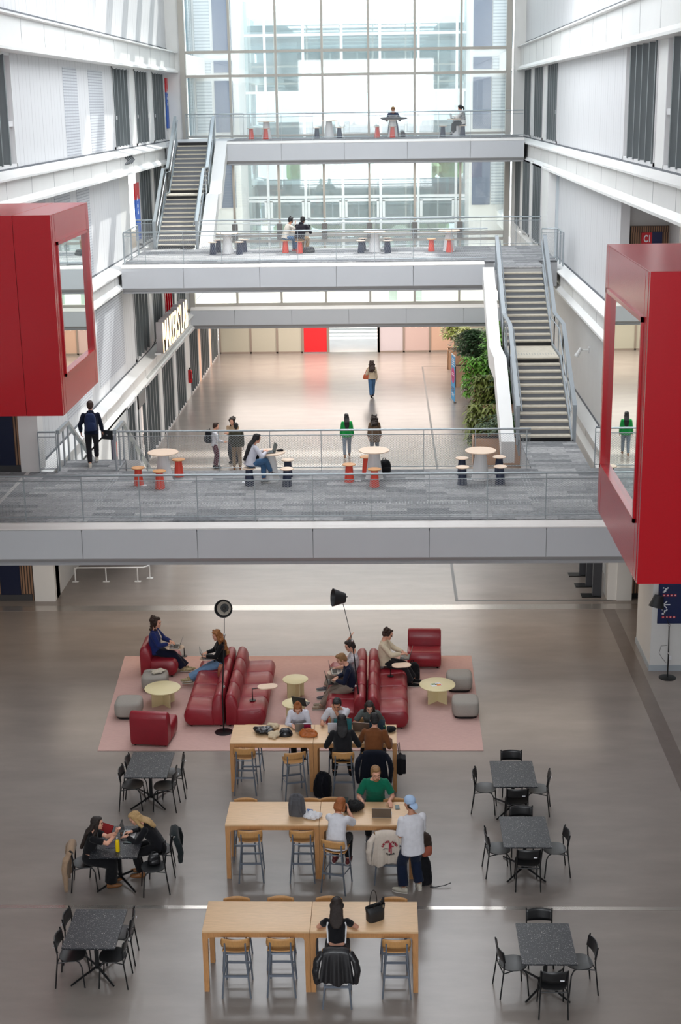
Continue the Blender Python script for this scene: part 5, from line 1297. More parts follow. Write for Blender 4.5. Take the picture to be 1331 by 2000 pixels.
P1('man in a patterned white shirt on the red sofa, one hand behind his head',(-.80,30.25,0),98,
  seat(.45,-10,8,.5,.1,.1,hl=(-.02,.36,.72),hr=(.22,.0,1.34),el=(-.7,-.3,-.6),er=(.9,.3,.3),hdr=(-.3,-.2,.8),hnr=(.3,.8,.2),head=(22,0),fl=(-.1,.62,.09),fr=(-.1,.62,.30),kr=(.2,.7,1)),
  dict(h=1.78,skin='fair',hair='dkbrown',hs='short',top=PAT,bot=GP,sleeve=.45,loose=.022,shoe=SGR,sole=SOL))
P1('man with sandy hair, navy sweater and grey trousers typing on the red sofa',(-.78,29.55,0),96,
  seat(.45,4,14,.5,.1,.1,hl=(-.06,.36,.72),hr=(.12,.32,.72),el=(-.7,-.3,-.6),er=(.7,-.3,-.6),head=(30,4),fl=(.0,.70,.10),fr=(.16,.66,.10),kl=(0,.8,1),kr=(0,.8,.8)),
  dict(h=1.78,skin='fair',hair='sandy',hs='short',top=NV,bot=GP,sleeve=1,loose=.022,shoe=mat('beige_trainer',(150,136,116),.6,var=.3,vs=20),sole=SOL,topname='sweater'))
P1('man with curly dark hair and cream sweater typing on the red sofa',(-.04,31.0,0),-98,
  seat(.45,-8,10,.5,.09,.1,hl=(-.08,.40,.78),hr=(.08,.38,.78),el=(-.7,-.3,-.6),er=(.7,-.3,-.6),head=(24,0),fl=(-.12,.66,.09),fr=(.12,.62,.09)),
  dict(h=1.78,skin='fair',hair='brown',hs='curly',top=CRM,bot=cloth('charcoal_trousers',(34,34,38)),sleeve=1,loose=.03,flare=.03,shoe=K,sole=SOL,topname='sweater',glasses=1))
# --- nearest footbridge
P1('woman with long straight black hair and white blouse working on the nearest footbridge',(-3.46,35.34,Z1),-62,
  seat(.47,10,10,.34,.09,.1,hl=(-.03,.42,.84),hr=(.13,.40,.84),el=(-.7,-.4,-.6),er=(.7,-.4,-.6),head=(16,0),fl=(.02,.36,.09),fr=(.02,.58,.26),kr=(.1,.8,.8),fdr=(.2,1,-.2)),
  dict(fem=True,h=1.68,skin='fair',hair='black',hs='long',hl=.46,top=W_shirt,bot=MJ,sleeve=1,loose=.03,front=False,shoe=SGR,sole=SOL),vox=.011)
P1('man in dark clothes with a navy backpack walking to the descending stairs',(-7.93,37.55,Z1),12,
  dict(pz=.93,py=0,lean=4,hunch=5,hl=(-.28,.10,.90),hr=(.30,.22,.84),el=(-.4,-.8,0),er=(.4,-.8,0),hdl=(0,.2,-1),hdr=(.2,.2,-1),hnl=(-1,0,0),hnr=(1,0,0),curl=30,head=(10,-6),fl=(-.09,-.22,.08),fr=(.10,.32,.12)),
  dict(h=1.80,skin='fair',hair='brown',hs='short',top=cloth('navy_jacket',(20,26,44)),bot=cloth('charcoal_jeans',(36,36,40)),sleeve=1,loose=.03,hood=1,shoe=SWH,sole=SOL,topname='jacket'),vox=.011)
# --- ground floor beyond the footbridge
def stand(**k):
    d=dict(pz=.93,lean=2,hunch=4,hl=(-.24,.04,.80),hr=(.24,.04,.80),el=(-.3,-1,0),er=(.3,-1,0),hdl=(0,.1,-1),hdr=(0,.1,-1),hnl=(-1,0,0),hnr=(1,0,0),curl=20,head=(8,0),fl=(-.11,0,.08),fr=(.11,.02,.08)); d.update(k); return d
P1('person in white top, maroon trousers and black backpack, side on beyond the railing',(-6.35,51.6,0),-75,stand(hr=(.14,.34,1.0),hdr=(0,1,0)),
  dict(h=1.74,skin='fair',hair='brown',hs='short',top=W_tee,bot=cloth('maroon_trousers',(84,36,48)),sleeve=1,loose=.02,shoe=K),vox=.018)
P1('man in a beige shirt facing us with crossed arms on the lower floor',(-5.72,52.4,0),165,stand(hl=(.12,.24,1.18),hr=(-.12,.26,1.14),el=(-.8,.1,-.6),er=(.8,.1,-.6),hdl=(1,.1,0),hdr=(-1,.1,0),hnl=(0,1,0),hnr=(0,1,0)),
  dict(h=1.82,skin='fair',hair='dkbrown',hs='wavy',top=cloth('beige_shirt',(166,142,116)),bot=cloth('dark_trousers',(44,42,46)),sleeve=1,loose=.02,shoe=K),vox=.018)
P1('man in a dark olive jacket and khaki trousers seen from behind on the lower floor',(-5.50,51.4,0),8,stand(hl=(-.2,.2,.95)),
  dict(h=1.78,skin='dark',hair='black',hs='short',top=cloth('olive_jacket',(52,50,38)),bot=cloth('khaki_trousers',(136,116,92)),sleeve=1,loose=.035,shoe=SBR,bw=1.08,topname='jacket'),vox=.018)
P1('woman in a bright green cardigan with long black hair, walking away on the lower floor',(-1.47,53.1,0),6,stand(fl=(-.1,-.14,.08),fr=(.1,.16,.08)),
  dict(fem=True,h=1.70,skin='fair',hair='black',hs='long',hl=.30,top=cloth('green_cardigan',(22,134,62)),bot=cloth('grey_jeans',(120,132,146)),sleeve=1,loose=.03,hem=-.12,front=False,shoe=SBR),vox=.018)
P1('woman in a long brown coat, dark curly hair, back turned on the lower floor',(-.42,52.9,0),4,stand(),
  dict(fem=True,h=1.70,skin='fair',hair='dkbrown',hs='longcurly',hl=.12,top=cloth('taupe_coat',(96,78,62)),bot=cloth('grey_jeans2',(110,118,130)),sleeve=1,loose=.035,hem=-.28,coatish=1,shoe=K,topname='coat'),vox=.018)
P1('woman walking away in the lobby with an orange-brown bag, cream top and blue jeans',(-.61,64.6,0),8,stand(fl=(-.06,-.2,.1),fr=(.06,.18,.08),hl=(-.2,.2,1.0)),
  dict(fem=True,h=1.70,skin='fair',hair='brown',hs='longcurly',hl=.2,top=cloth('beige_top',(196,176,150)),bot=MJ,sleeve=1,loose=.025,flare=.02,shoe=K),vox=.02)
# --- middle footbridge
P1('student with dark tied-back hair, cream top and jeans on the middle footbridge',(-3.72,54.42,Z2),-60,
  seat(.47,14,12,.4,.09,.1,hl=(-.02,.42,.84),hr=(.14,.36,1.06),el=(-.7,-.3,-.6),er=(.5,.4,-1),hdr=(0,.2,1),head=(10,6)),
  dict(fem=True,h=1.70,skin='mid',hair='black',hs='bun',top=cloth('cream_top',(200,192,180)),bot=MJ,sleeve=1,loose=.02,shoe=mat('red_trainer',(170,60,60),.6),sole=SOL),vox=.017)
P1('student in a dark printed hoodie and khaki trousers with a laptop, seen from behind',(-3.17,54.12,Z2),-28,
  seat(.47,14,12,.34,.09,.1,hl=(-.06,.44,.84),hr=(.16,.42,.84),el=(-.7,-.3,-.6),er=(.7,-.3,-.6),head=(20,10)),
  dict(h=1.78,skin='dark',hair='black',hs='short',top=cloth('dark_hoodie',(34,32,38)),bot=cloth('khaki2',(150,122,86)),sleeve=1,loose=.035,hood=1,bw=1.06,shoe=K,topname='hoodie'),vox=.017)
# --- highest footbridge
P1('man in a navy and white striped top seated on the highest footbridge',(.42,66.95,Z3),180,
  seat(.47,16,14,.36,.09,.2,hl=(-.16,.38,.82),hr=(.16,.38,.82),el=(-.55,-.2,-1),er=(.55,-.2,-1),head=(36,0)),
  dict(h=1.80,skin='fair',hair='sandy',hs='short',top=cloth('navy_top',(34,44,72)),bands=mat('white_band',(220,220,222),.8),bot=cloth('blue_trousers',(50,62,92)),sleeve=1,loose=.02,shoe=K),vox=.02)
P1('woman with a dark ponytail, striped top and black skirt on the highest footbridge',(3.52,66.0,Z3),72,
  seat(.47,6,8,.36,.09,.1,hl=(-.04,.42,.84),hr=(.14,.40,.84),el=(-.7,-.4,-.6),er=(.7,-.4,-.6),head=(12,0),fl=(-.06,.40,.12),fr=(.1,.44,.2)),
  dict(fem=True,h=1.70,skin='fair',hair='black',hs='pony',top=cloth('off_white_top',(214,212,208)),bands=mat('dark_band',(40,42,52),.8),bot=K,sleeve=1,loose=.02,skirt=1,shoe=K),vox=.02)
b=MB()
# ================================================================ PROPS
def laptop(label,x,y,z,rz,ang=105,body=None,scr=None,w=.32,d=.22,lidback=None,cat='laptop'):
    # front edge (user side) at -y, hinge at +y
    body=body or M_silver; e=empty('laptop',label,cat,(x,y,z),rz)
    b=MB(); b.slab((0,0,0),w,d,.0,.014,.012,2); b.build('base',body,e)
    b=MB(); b.box(-w/2+.03,-.02,.0142,w/2-.03,d/2-.02,.0165); b.build('keyboard',M_keys if body!=M_dlap else M_scr,e)
    b=MB(); b.box(-.05,-d/2+.012,.0142,.05,-.03,.0152); b.build('trackpad',mat('trackpad',(120,120,122),.4),e)
    M=Matrix.Translation((0,d/2,.012))@Matrix.Rotation(-R(ang-90),4,'X')
    b=MB(); b.box(-w/2,-.004,0,w/2,.004,d,M); l=b.build('lid',lidback or body,e)
    b=MB(); b.box(-w/2+.008,-.0055,.01,w/2-.008,-.004,d-.008,M); b.build('screen',scr or M_scr,l)
    return e
T1=1.051; TC=.751
laptop('silver laptop with a magenta sticker in front of the woman with the ginger bun',-1.66,26.14,T1,180,112)
e=[o for o in COL.objects if o.get('label','').startswith('silver laptop with a magenta')][0]
M=Matrix.Translation((0,.11,.012))@Matrix.Rotation(-R(22),4,'X'); b=MB(); b.box(-.155,.0042,.04,-.02,.006,.2,M); b.build('sticker',mat('magenta_sticker',(150,30,70),.4),e)
laptop('white-backed laptop of the man in the white T-shirt at the farthest table',-1.0,26.1,T1,180,100,w=.34,lidback=mat('white_lid',(190,194,204),.4))
laptop('laptop with a teal screen in front of the person in the black jacket',-.88,25.96,T1,0,102,body=M_dlap,scr=M_scrt,w=.36,d=.24)
laptop('bronze-grey laptop of the dark-haired woman at the farthest table',-.50,26.14,T1,172,105,lidback=mat('bronze_lid',(104,92,84),.4,metal=.4),w=.34)
laptop('dark laptop in front of the man in the brown sweater',-.22,25.98,T1,-8,105,body=M_dlap,scr=mat('screen_blue',(34,52,62),.2,emit=.1))
laptop('grey laptop facing the man in green on the middle table',-.10,22.6,T1,178,110,lidback=mat('grey_lid',(116,108,100),.35,metal=.5),w=.34)
laptop('laptop of the blonde woman, silver keyboard towards her',-4.52,22.42,TC,90,98,lidback=M_dlap)
laptop('laptop on the swivel table of the man in the blue jacket',-5.02,31.62,.68,-90,112,lidback=M_dlap)
laptop('laptop on the oval table of the curly-haired woman',-4.14,30.9,.70,98,112,lidback=mat('slate_lid',(70,78,84),.3,metal=.4))
laptop('silver laptop with its screen open, on the tray between the two men',-1.14,30.0,.70,95,105,lidback=mat('rose_lid',(120,80,80),.35))
laptop('dark laptop on the lap of the man in the navy sweater',-1.2,29.55,.64,96,108,body=M_dlap)
laptop('dark laptop on the lap of the man in the cream sweater',.42,30.98,.66,-96,105,body=M_dlap)
laptop('dark laptop open on the small cream table between the sofas',-1.86,28.8,.452,160,108,body=M_dlap)
laptop('laptop with a dark green screen on the footbridge table',-2.98,35.72,Z1+.76,-72,108,body=M_dlap,scr=mat('screen_green',(40,58,46),.3))
laptop('dark laptop of the student in the printed hoodie',-2.98,54.62,Z2+.76,-20,105,body=M_dlap)
laptop('dark laptop of the woman in stripes on the highest footbridge',3.12,66.2,Z3+.76,70,105,body=M_dlap)
e=empty('laptop_case','dark laptop carried flat by the walking man with the backpack','laptop',(-7.56,37.78,Z1+.66),-20); b=MB(); b.slab((0,0,0),.36,.03,0,.25,.012,2); b.build('body',M_dlap,e); b=MB(); b.box(-.03,-.017,.1,.03,-.0155,.14); b.build('logo',mat('logo_grey',(120,120,120),.5),e)
def phone(label,x,y,z,rz,tilt=0,m=None):
    e=empty('phone',label,'phone',(x,y,z),rz); M=Matrix.Rotation(R(tilt),4,'X'); b=MB(); b.box(-.038,-.076,0,.038,.076,.009,M); b.build('case',m or M_black,e); b=MB(); b.box(-.034,-.072,.0092,.034,.072,.0102,M); b.build('screen',mat('phone_screen',(60,78,78),.2),e)
phone('dark notebook-like phone lying on the middle table right of the laptop',.17,22.88,T1,4,0,mat('slate_case',(60,72,76),.5))
phone('phone held up by the ginger-haired person',-.72,22.5,1.36,-14,70)
phone('dark phone lying beside the laptop of the blonde woman',-4.5,22.16,TC,80)
e=empty('tablet','dark tablet lying in front of the woman with long dark hair','tablet',(-4.78,22.08,TC),5); b=MB(); b.slab((0,0,0),.17,.24,0,.009,.01,2); b.build('body',mat('tablet_dark',(40,44,56),.25),e); b=MB(); b.box(-.075,-.11,.009,.075,.11,.0095); b.build('screen',mat('tablet_glass',(56,62,78),.12),e)
e=empty('bottle','bright yellow steel bottle on the speckled table','bottle',(-4.62,21.86,TC)); b=MB(); b.lathe([(.0,0),(.034,.0),(.037,.01),(.037,.17),(.03,.205),(.018,.225),(.018,.235)],n=24); b.build('body',mat('yellow_bottle',(226,192,20),.35),e,smooth=40); b=MB(); b.lathe([(.021,.232),(.021,.262),(.016,.268)],n=20); b.build('cap',mat('steel_cap',(190,190,186),.25,metal=.8),e,smooth=40)
e=empty('folder','red folder held by the woman with long dark hair','folder',(-4.93,22.35,.82),-30); b=MB(); b.box(-.12,-.01,0,.12,.01,.17,Matrix.Rotation(R(-38),4,'X')); b.build('cover',mat('red_folder',(140,18,22),.6),e)
e=empty('magazine','small colourful magazine on the right cream table','magazine',(1.1,29.92,.42),20); b=MB(); b.box(-.12,-.085,0,.12,.085,.004); b.build('pages',M_whitesign,e)
for k,(c_,q) in enumerate((((230,110,40),(-.0,-.08,.1,.0)),((90,130,50),(-.1,.0,.0,.07)),((60,50,40),(-.03,-.03,.05,.03)),((236,170,60),(.0,-.05,.08,-.02)))):
    b=MB(); b.box(q[0],q[1],.0042+k*.0004,q[2],q[3],.005+k*.0004); b.build('picture',mat('mag_%d'%k,c_,.5),e)
# ---- bags
M_bk=cloth('black_nylon',(22,22,26)); M_gy=cloth('grey_nylon',(84,84,88))
def backpack(label,x,y,z,rz,w=.30,h=.46,d=.18,m=None,front=None,tilt=0,straps=True,parent=None,pocket=True):
    e=empty('backpack',label,'backpack',(x,y,z),rz); m=m or M_bk; T=Matrix.Rotation(R(tilt),3,'X')
    rr=[]
    for t in (0,.04,.2,.5,.75,.9,.98,1.0):
        k=(.9,1.0,1.03,1.0,.9,.74,.45,.15)[(0,.04,.2,.5,.75,.9,.98,1.0).index(t)]
        rr.append([T@p for p in el_ring(V((0,0,h*t)),V((1,0,0)),V((0,1,0)),w/2*k,d/2*min(1,k*1.1),20,3)])
    b=MB(); b.rings(rr); b.build('body',m,e,bake=(.011,2,.014,.07))
    if pocket:
        b=MB(); b.rings([[T@p for p in el_ring(V((0,-d*.42,h*t)),V((1,0,0)),V((0,1,0)),w*.38*k,d*.28*k,16,3)] for t,k in ((.06,.9),(.12,1),(.4,1),(.5,.6))]); b.build('front_pocket',front or m,e,smooth=60)
    if straps:
        for s in (-1,1):
            b=MB(); b.tube([T@V((s*w*.22,d*.42,h*.9)),T@V((s*w*.26,d*.75,h*.65)),T@V((s*w*.3,d*.7,h*.3)),T@V((s*w*.36,d*.42,h*.08))],.02,6,.4); b.build('strap',m,e)
    b=MB(); b.tube([T@V((-.04,d*.3,h*.95)),T@V((-.03,d*.3,h*1.07)),T@V((.03,d*.3,h*1.07)),T@V((.04,d*.3,h*.95))],.010,6); b.build('handle',m,e)
    return e
backpack('navy backpack on the back of the man walking to the stairs',-7.90,37.33,Z1+1.0,12,.31,.48,.2,cloth('navy_nylon',(38,50,82)),tilt=-4)
backpack('large grey backpack with black straps standing on the middle table',-1.58,22.6,T1,172,.30,.44,.16,M_gy,straps=True,tilt=-8,pocket=False)
backpack('black backpack on the floor under the farthest table',-1.27,25.35,0,150,.34,.50,.24,cloth('black_navy_nylon',(18,20,28)),tilt=6)
backpack('black backpack leaning on the table leg behind the man in the cap',.62,22.1,0,200,.28,.52,.2,M_bk,tilt=8)
backpack('brown and black backpack hanging at the end of the middle table, above the black one',.62,22.14,.56,30,.25,.40,.2,cloth('brown_black_nylon',(50,38,32)),mat('orange_patch',(150,80,60),.7),tilt=4)
e=empty('loose_strap','black strap lying on the floor beside the backpack at the middle table','strap',(.72,21.98,.01)); b=MB(); b.tube([(0,0,0),(.1,-.02,.01),(.25,.0,.03),(.36,.05,.05)],.014,6,.4); b.build('webbing',M_bk,e)
backpack('black backpack of the person in maroon trousers, seen side on',-6.56,51.55,1.0,-75,.32,.48,.22,M_bk)
backpack('black duffel-like bag lying by the stool of the hoodie student',-2.85,54.35,Z2,40,.5,.22,.28,cloth('dark_print',(60,60,62)),straps=False)
backpack('small black bag on the carpet behind the student in the cream top',-3.35,54.75,Z2,10,.26,.26,.16,M_bk,straps=False)
backpack('black bag on the carpet behind the stools of the centre table, nearest footbridge',-.02,36.55,Z1,20,.30,.34,.24,M_bk,straps=False)
backpack('small grey bag on the floor by the seated man on the highest footbridge',.85,66.4,Z3,0,.22,.24,.16,M_gy,straps=False)
backpack('dark backpack leaning by the sofa behind the cream-sweatered man',.62,31.25,0,30,.30,.42,.2,M_bk)
backpack('small black bag on the empty black chair beside the blonde woman',-4.02,21.95,.475,20,.22,.18,.13,mat('black_leather',(24,24,27),.35),straps=False)
backpack('brown leather bag with a dark lining on the sofa beside the curly-haired woman',-3.78,30.42,.43,70,.24,.28,.14,mat('tan_leather',(150,88,60),.45),straps=False)
backpack('small black bag on the lap of the woman working on the footbridge',-3.30,35.52,Z1+.56,-60,.2,.2,.1,M_bk,straps=False,pocket=False)
# tote bag
e=empty('tote_bag','black tote bag with upright handles on the nearest table','handbag',(-.20,19.28,T1),32)
b=MB(); b.rings([el_ring(V((0,0,z)),V((1,0,0)),V((0,1,0)),wx,wy,20,3.4) for z,wx,wy in ((0,.13,.075),(.02,.14,.08),(.14,.145,.07),(.24,.165,.05))],False)
b.rings([el_ring(V((0,0,z)),V((1,0,0)),V((0,1,0)),wx,wy,20,3.4) for z,wx,wy in ((0,.13,.075),(.02,.135,.075),(.05,.12,.06))]); 
b.add([(.05,.0,.20),(.165,.0,.20),(.165,.0,.34),(.13,.0,.335)],[(0,1,2,3)])
b.build('bag_body',mat('black_saffiano',(24,25,28),.5,bump=.3,bs=200),e,smooth=60,solid=.006)
for s in (-1,1):
    b=MB(); pts=[(-.065+.065*(1-math.cos(t)),s*.05+(0 if s>0 else -.06*math.sin(t)),.23+(.24 if s>0 else .12)*math.sin(t)) for t in [PI*k/12 for k in range(13)]]; b.tube(pts,.0065,6); b.build('handle',M_black,e,smooth=50)
b=MB(); b.box(.10,-.062,.2,.112,-.058,.24); b.build('clasp',mat('steel_clasp',(190,184,170),.3,metal=.8),e)
e=empty('handbag','brown-orange leather handbag lying on the farthest table','handbag',(-1.55,25.86,T1),-6)
b=MB(); b.rings([el_ring(V((0,0,z)),V((1,0,0)),V((0,1,0)),wx,wy,20,2.6) for z,wx,wy in ((0,.17,.1),(.04,.19,.11),(.09,.17,.07),(.13,.13,.03),(.16,.03,.015))]); b.build('bag_body',mat('cognac_leather',(170,94,40),.4,var=.2,vs=9),e,bake=(.01,1,.03,.07))
b=MB(); b.tube([(-.12,0,.1),(-.1,-.05,.17),(0,-.08,.15),(.1,-.04,.11)],.011,6); b.build('strap',MT['cognac_leather'],e)
e=empty('shoulder_bag','orange-brown bag carried by the woman walking in the lobby','handbag',(-.84,64.62,.86),0)
b=MB(); b.rings([el_ring(V((0,0,z)),V((1,0,0)),V((0,1,0)),wx,wy,16,2.6) for z,wx,wy in ((0,.15,.07),(.05,.18,.09),(.2,.15,.06),(.26,.08,.03))]); b.build('bag_body',mat('orange_brown_leather',(184,88,52),.5),e,smooth=60)
b=MB(); b.tube([(-.1,0,.22),(.02,.03,.5),(.16,.0,.62)],.012,6); b.build('strap',MT['orange_brown_leather'],e)
e=empty('shopping_bag','black shopper hanging from the right end of the farthest table','bag',(.25,25.62,.38),0)
b=MB(); b.box(-.03,-.14,0,.03,.14,.36); b.box(-.07,-.13,.02,.11,.1,.34); b.build('bag_body',M_bk,e,bake=(.014,3)); b=MB(); b.tube([(-.02,-.08,.34),(-.05,-.04,.62),(-.02,0,.64),(.0,.06,.34)],.007,6); b.build('handle',M_black,e)
# ---- helmet, folded clothes
e=empty('bike_helmet','black bike helmet with vents on the farthest table','helmet',(-2.0,25.88,T1),10)
b=MB(); rr=[]
for t in range(9):
    a=PI/2*t/8; rr.append([V((.14*math.cos(a)*math.cos(q),.105*math.cos(a)*math.sin(q),.02+.12*math.sin(a))) for q in [2*PI*j/24 for j in range(24)]])
b.rings([[V((p.x*.98,p.y*.98,0)) for p in rr[0]]]+rr[:8]); b.build('shell',mat('helmet_black',(22,23,26),.3),e,smooth=50)
b=MB()
for k in (-3,-2,-1,1,2,3): b.tube([(-.125,k*.022,.05),(-.07,k*.026,.118),(0,k*.028,.142-abs(k)*.008),(.07,k*.026,.118),(.125,k*.022,.05)],.006,5)
b.build('ribs',mat('helmet_rib',(60,62,66),.35),e,smooth=50)
def heap(name,label,cat,x,y,z,rz,dims,m,seed=1,disp=.05,sc=.09,vox=.012,flat=.0):
    e=empty(name,label,cat,(x,y,z),rz); rg=random.Random(seed); b=MB(); w,d,h=dims
    b.ell((0,0,h*.42),(w/2,d/2,h*.42))
    for k in range(7): 
        px,py=rg.uniform(-.4,.4)*w,rg.uniform(-.4,.4)*d; b.ell((px,py,h*rg.uniform(.25,.5)),(w*rg.uniform(.15,.3),d*rg.uniform(.15,.3),h*rg.uniform(.2,.4)),Matrix.Rotation(rg.uniform(0,3),3,'Z'))
    b.build('folded_cloth',m,e,bake=(vox,1,disp,sc)); return e
heap('jacket_pile','crumpled black shiny jacket on the farthest table','jacket',-2.42,25.98,T1,10,(.36,.26,.16),mat('shiny_black',(22,22,24),.3),1)
heap('folded_sweater','cream fleece bundle between the black jacket and the helmet','sweater',-2.2,25.82,T1,30,(.26,.2,.11),cloth('cream_fleece',(196,178,150)),2)
heap('folded_sweater','cream garment peeking out behind the black jacket at the table edge','sweater',-2.28,26.2,T1,-15,(.26,.14,.13),MT['cream_fleece'],3)
heap('black_beanie','black hat lying at the right end of the farthest table','hat',.08,26.06,T1,0,(.20,.2,.12),cloth('black_felt',(16,16,18)),4,.02)
e=empty('tumbler','small green tumbler at the right end of the farthest table','cup',(-.06,26.12,T1)); b=MB(); b.lathe([(.0,0),(.032,0),(.038,.1),(.034,.1),(.03,.01)],n=20); b.build('cup_body',mat('green_tumbler',(70,150,110),.4),e,smooth=40); b=MB(); b.lathe([(.036,.098),(.036,.11),(.0,.112)],n=20); b.build('lid',mat('tumbler_lid',(200,180,120),.5),e)
heap('folded_shirt','white shirt with a blue print bundled beside the grey backpack','clothing',-1.32,22.52,T1,60,(.26,.36,.10),cloth('white_crumpled',(206,206,210)),5,.06,.06)
o=COL.objects['folded_shirt']; b=MB(); b.tube([(.02,.08,.10),(.06,.13,.09),(.1,.12,.07),(.11,.05,.07)],.018,6,.5); b.build('blue_print',mat('blue_print',(70,110,170),.8),o)
heap('fleece_jacket','fluffy black fleece heaped on the middle table beside the ginger-haired person','jacket',-.60,22.78,T1,0,(.38,.30,.20),mat('black_fur',(12,12,13),.95),6,.05,.03)
heap('folded_cloth','cream cloth bundle on the left grey pouf','cloth',-5.28,30.72,.40,30,(.34,.22,.09),cloth('cream_cloth',(190,182,166)),7,.05,.08)
heap('draped_coat','dark coat spread over the round table of the seated man, highest footbridge','coat',.4,66.25,Z3+.76,0,(1.15,.5,.14),mat('dark_coat',(60,60,62),.8,var=.3,vs=8),8,.04,.12,.02)
e=empty('glasses_case','clear glasses lying on the left grey pouf','glasses',(-5.55,30.72,.405),10)
b=MB(); 
for k in (-1,1): b.tube([(k*.04+.028*math.cos(a),0,.02+.02*math.sin(a)) for a in [2*PI*i/12 for i in range(12)]],.004,5,closed=True)
b.tube([(-.07,0,.02),(-.06,.1,.015)],.004,5); b.tube([(.07,0,.02),(.06,.1,.015)],.004,5); b.build('frame',M_silver,e)
heap('pencil_case','dark pencil case and cables by the footbridge laptop','pouch',-2.72,35.85,Z1+.76,10,(.2,.1,.06),M_bk,9,.01)
# ---- garments hung on chair backs
def hung(name,label,cat,x,y,z,rz,w,drop_b,drop_f,m,seed=0,flare=.1,th=.014,rr=.05,sleeves=True,ragged=.04):
    # cloth folded over a backrest whose line runs along x at height z
    e=empty(name,label,cat,(x,y,z),rz); nx=26; vs=[]; rows=[]
    path=[]; n1=9
    for k in range(n1+1): path.append((-rr-.02-(drop_b)*0.06*(1-k/n1),-drop_b*(1-k/n1)))
    for k in range(1,6): a=PI-PI*k/6; path.append((rr*math.cos(a),rr*math.sin(a)*.8))
    for k in range(1,5): path.append((rr+.005,-drop_f*k/4))
    rg=random.Random(seed); ph=[rg.uniform(0,6) for _ in range(4)]
    for j,(py,pz) in enumerate(path):
        for i in range(nx+1):
            u=-1+2*i/nx; low=max(0,-pz); dr=low/max(drop_b,.01)
            wx=w/2*(1+flare*dr)-(.03*(1-dr)); fold=.022*dr*(math.sin(u*9+ph[0])+.6*math.sin(u*17+ph[1]))
            rag=ragged*dr*math.sin(u*4+ph[2]) if py<0 else 0
            shp=-.04*abs(u)**3 if pz>-.02 else -.04*abs(u)**3
            vs.append((wx*u,py-(fold if py<0 else 0),pz+rag+shp))
    m1=nx+1; b=MB(); b.add(vs,[(j*m1+i,j*m1+i+1,(j+1)*m1+i+1,(j+1)*m1+i) for j in range(len(path)-1) for i in range(nx)])
    b.build('garment_body',m,e,smooth=80,solid=th,sub=1)
    if sleeves:
        for s in (-1,1):
            b=MB(); b.tube([(s*(w/2-.03),-rr*.3,-.03),(s*(w/2+.05),-rr-.03,-.14),(s*(w/2+.08),-rr-.06,-.30),(s*(w/2+.06),-rr-.05,-drop_b*.97)],[.05,.062,.058,.042],12,.8); b.build('sleeve',m,e,bake=(.012,2,.02,.07))
    return e
hung('leather_jacket','black leather jacket hung on the stool of the woman with headphones','jacket',-.77,18.51,1.02,0,.46,.52,.12,mat('black_leather_shiny',(28,28,31),.35,bump=.3,bs=30),1,.18)
sw=hung('sweatshirt','cream sweatshirt with a red arched print hung on a stool of the middle table','sweatshirt',-.02,22.03,1.02,0,.46,.56,.12,cloth('cream_sweatshirt',(196,184,172)),2,.16)
# printed back: red arched letters, a small red figure and black lettering below
def arc_text(parent,s,cx,cz,r,a0,a1,size,m,y=-.125,down=False):
    for k,ch in enumerate(s):
        if ch==' ': continue
        a=a0+(a1-a0)*k/(len(s)-1); x=cx+r*math.sin(R(a)); z=cz+r*math.cos(R(a))
        rot=-a if not down else -(a-180)
        M=Matrix.Translation((x,y,z))@Matrix.Rotation(R(a if not down else a-180),4,'Y')@Matrix.Rotation(PI/2,4,'X')@Matrix.Translation((-size*.3,-size*.3,0))
        text_mesh(ch,size,.004,'lettering',m,parent,M,.002)
M_crim=mat('crimson_print',(150,22,48),.7)
arc_text(sw,'SAINTS NORD',.05,-.24,.13,-68,60,.052,M_crim)
arc_text(sw,'CLAPPER',.06,-.24,.11,215,145,.036,mat('black_print',(30,30,32),.7),down=True)
b=MB()
for q in ((.04,-.155,.075,-.13),(.035,-.235,.085,-.16),(.03,-.30,.055,-.235),(.065,-.33,.085,-.235),(.08,-.2,.12,-.185)): b.box(q[0],-.132,q[1],q[2],-.124,q[3])
b.build('printed_figure',M_crim,sw)
b=MB(); b.tube([(-.07,-.128,-.26),(-.03,-.128,-.235),(.02,-.128,-.24)],.01,6,.4); b.build('printed_wing',mat('grey_print',(120,116,116),.7),sw)
hung('coat','dark navy coat hung on the stool of the man in the brown sweater','coat',-.26,25.18,1.02,0,.5,.62,.12,cloth('dark_navy_coat',(16,20,32)),3,.2)
hung('coat','tan trench coat hung on the chair of the woman with long dark hair','coat',-5.44,21.98,.80,-84,.46,.72,.1,cloth('tan_coat',(150,126,104)),4,.25)
hung('jacket','dark green-black jacket hung on the chair of the blonde woman','jacket',-3.75,22.5,.80,98,.46,.48,.1,cloth('dark_green_jacket',(28,34,36)),5,.2)
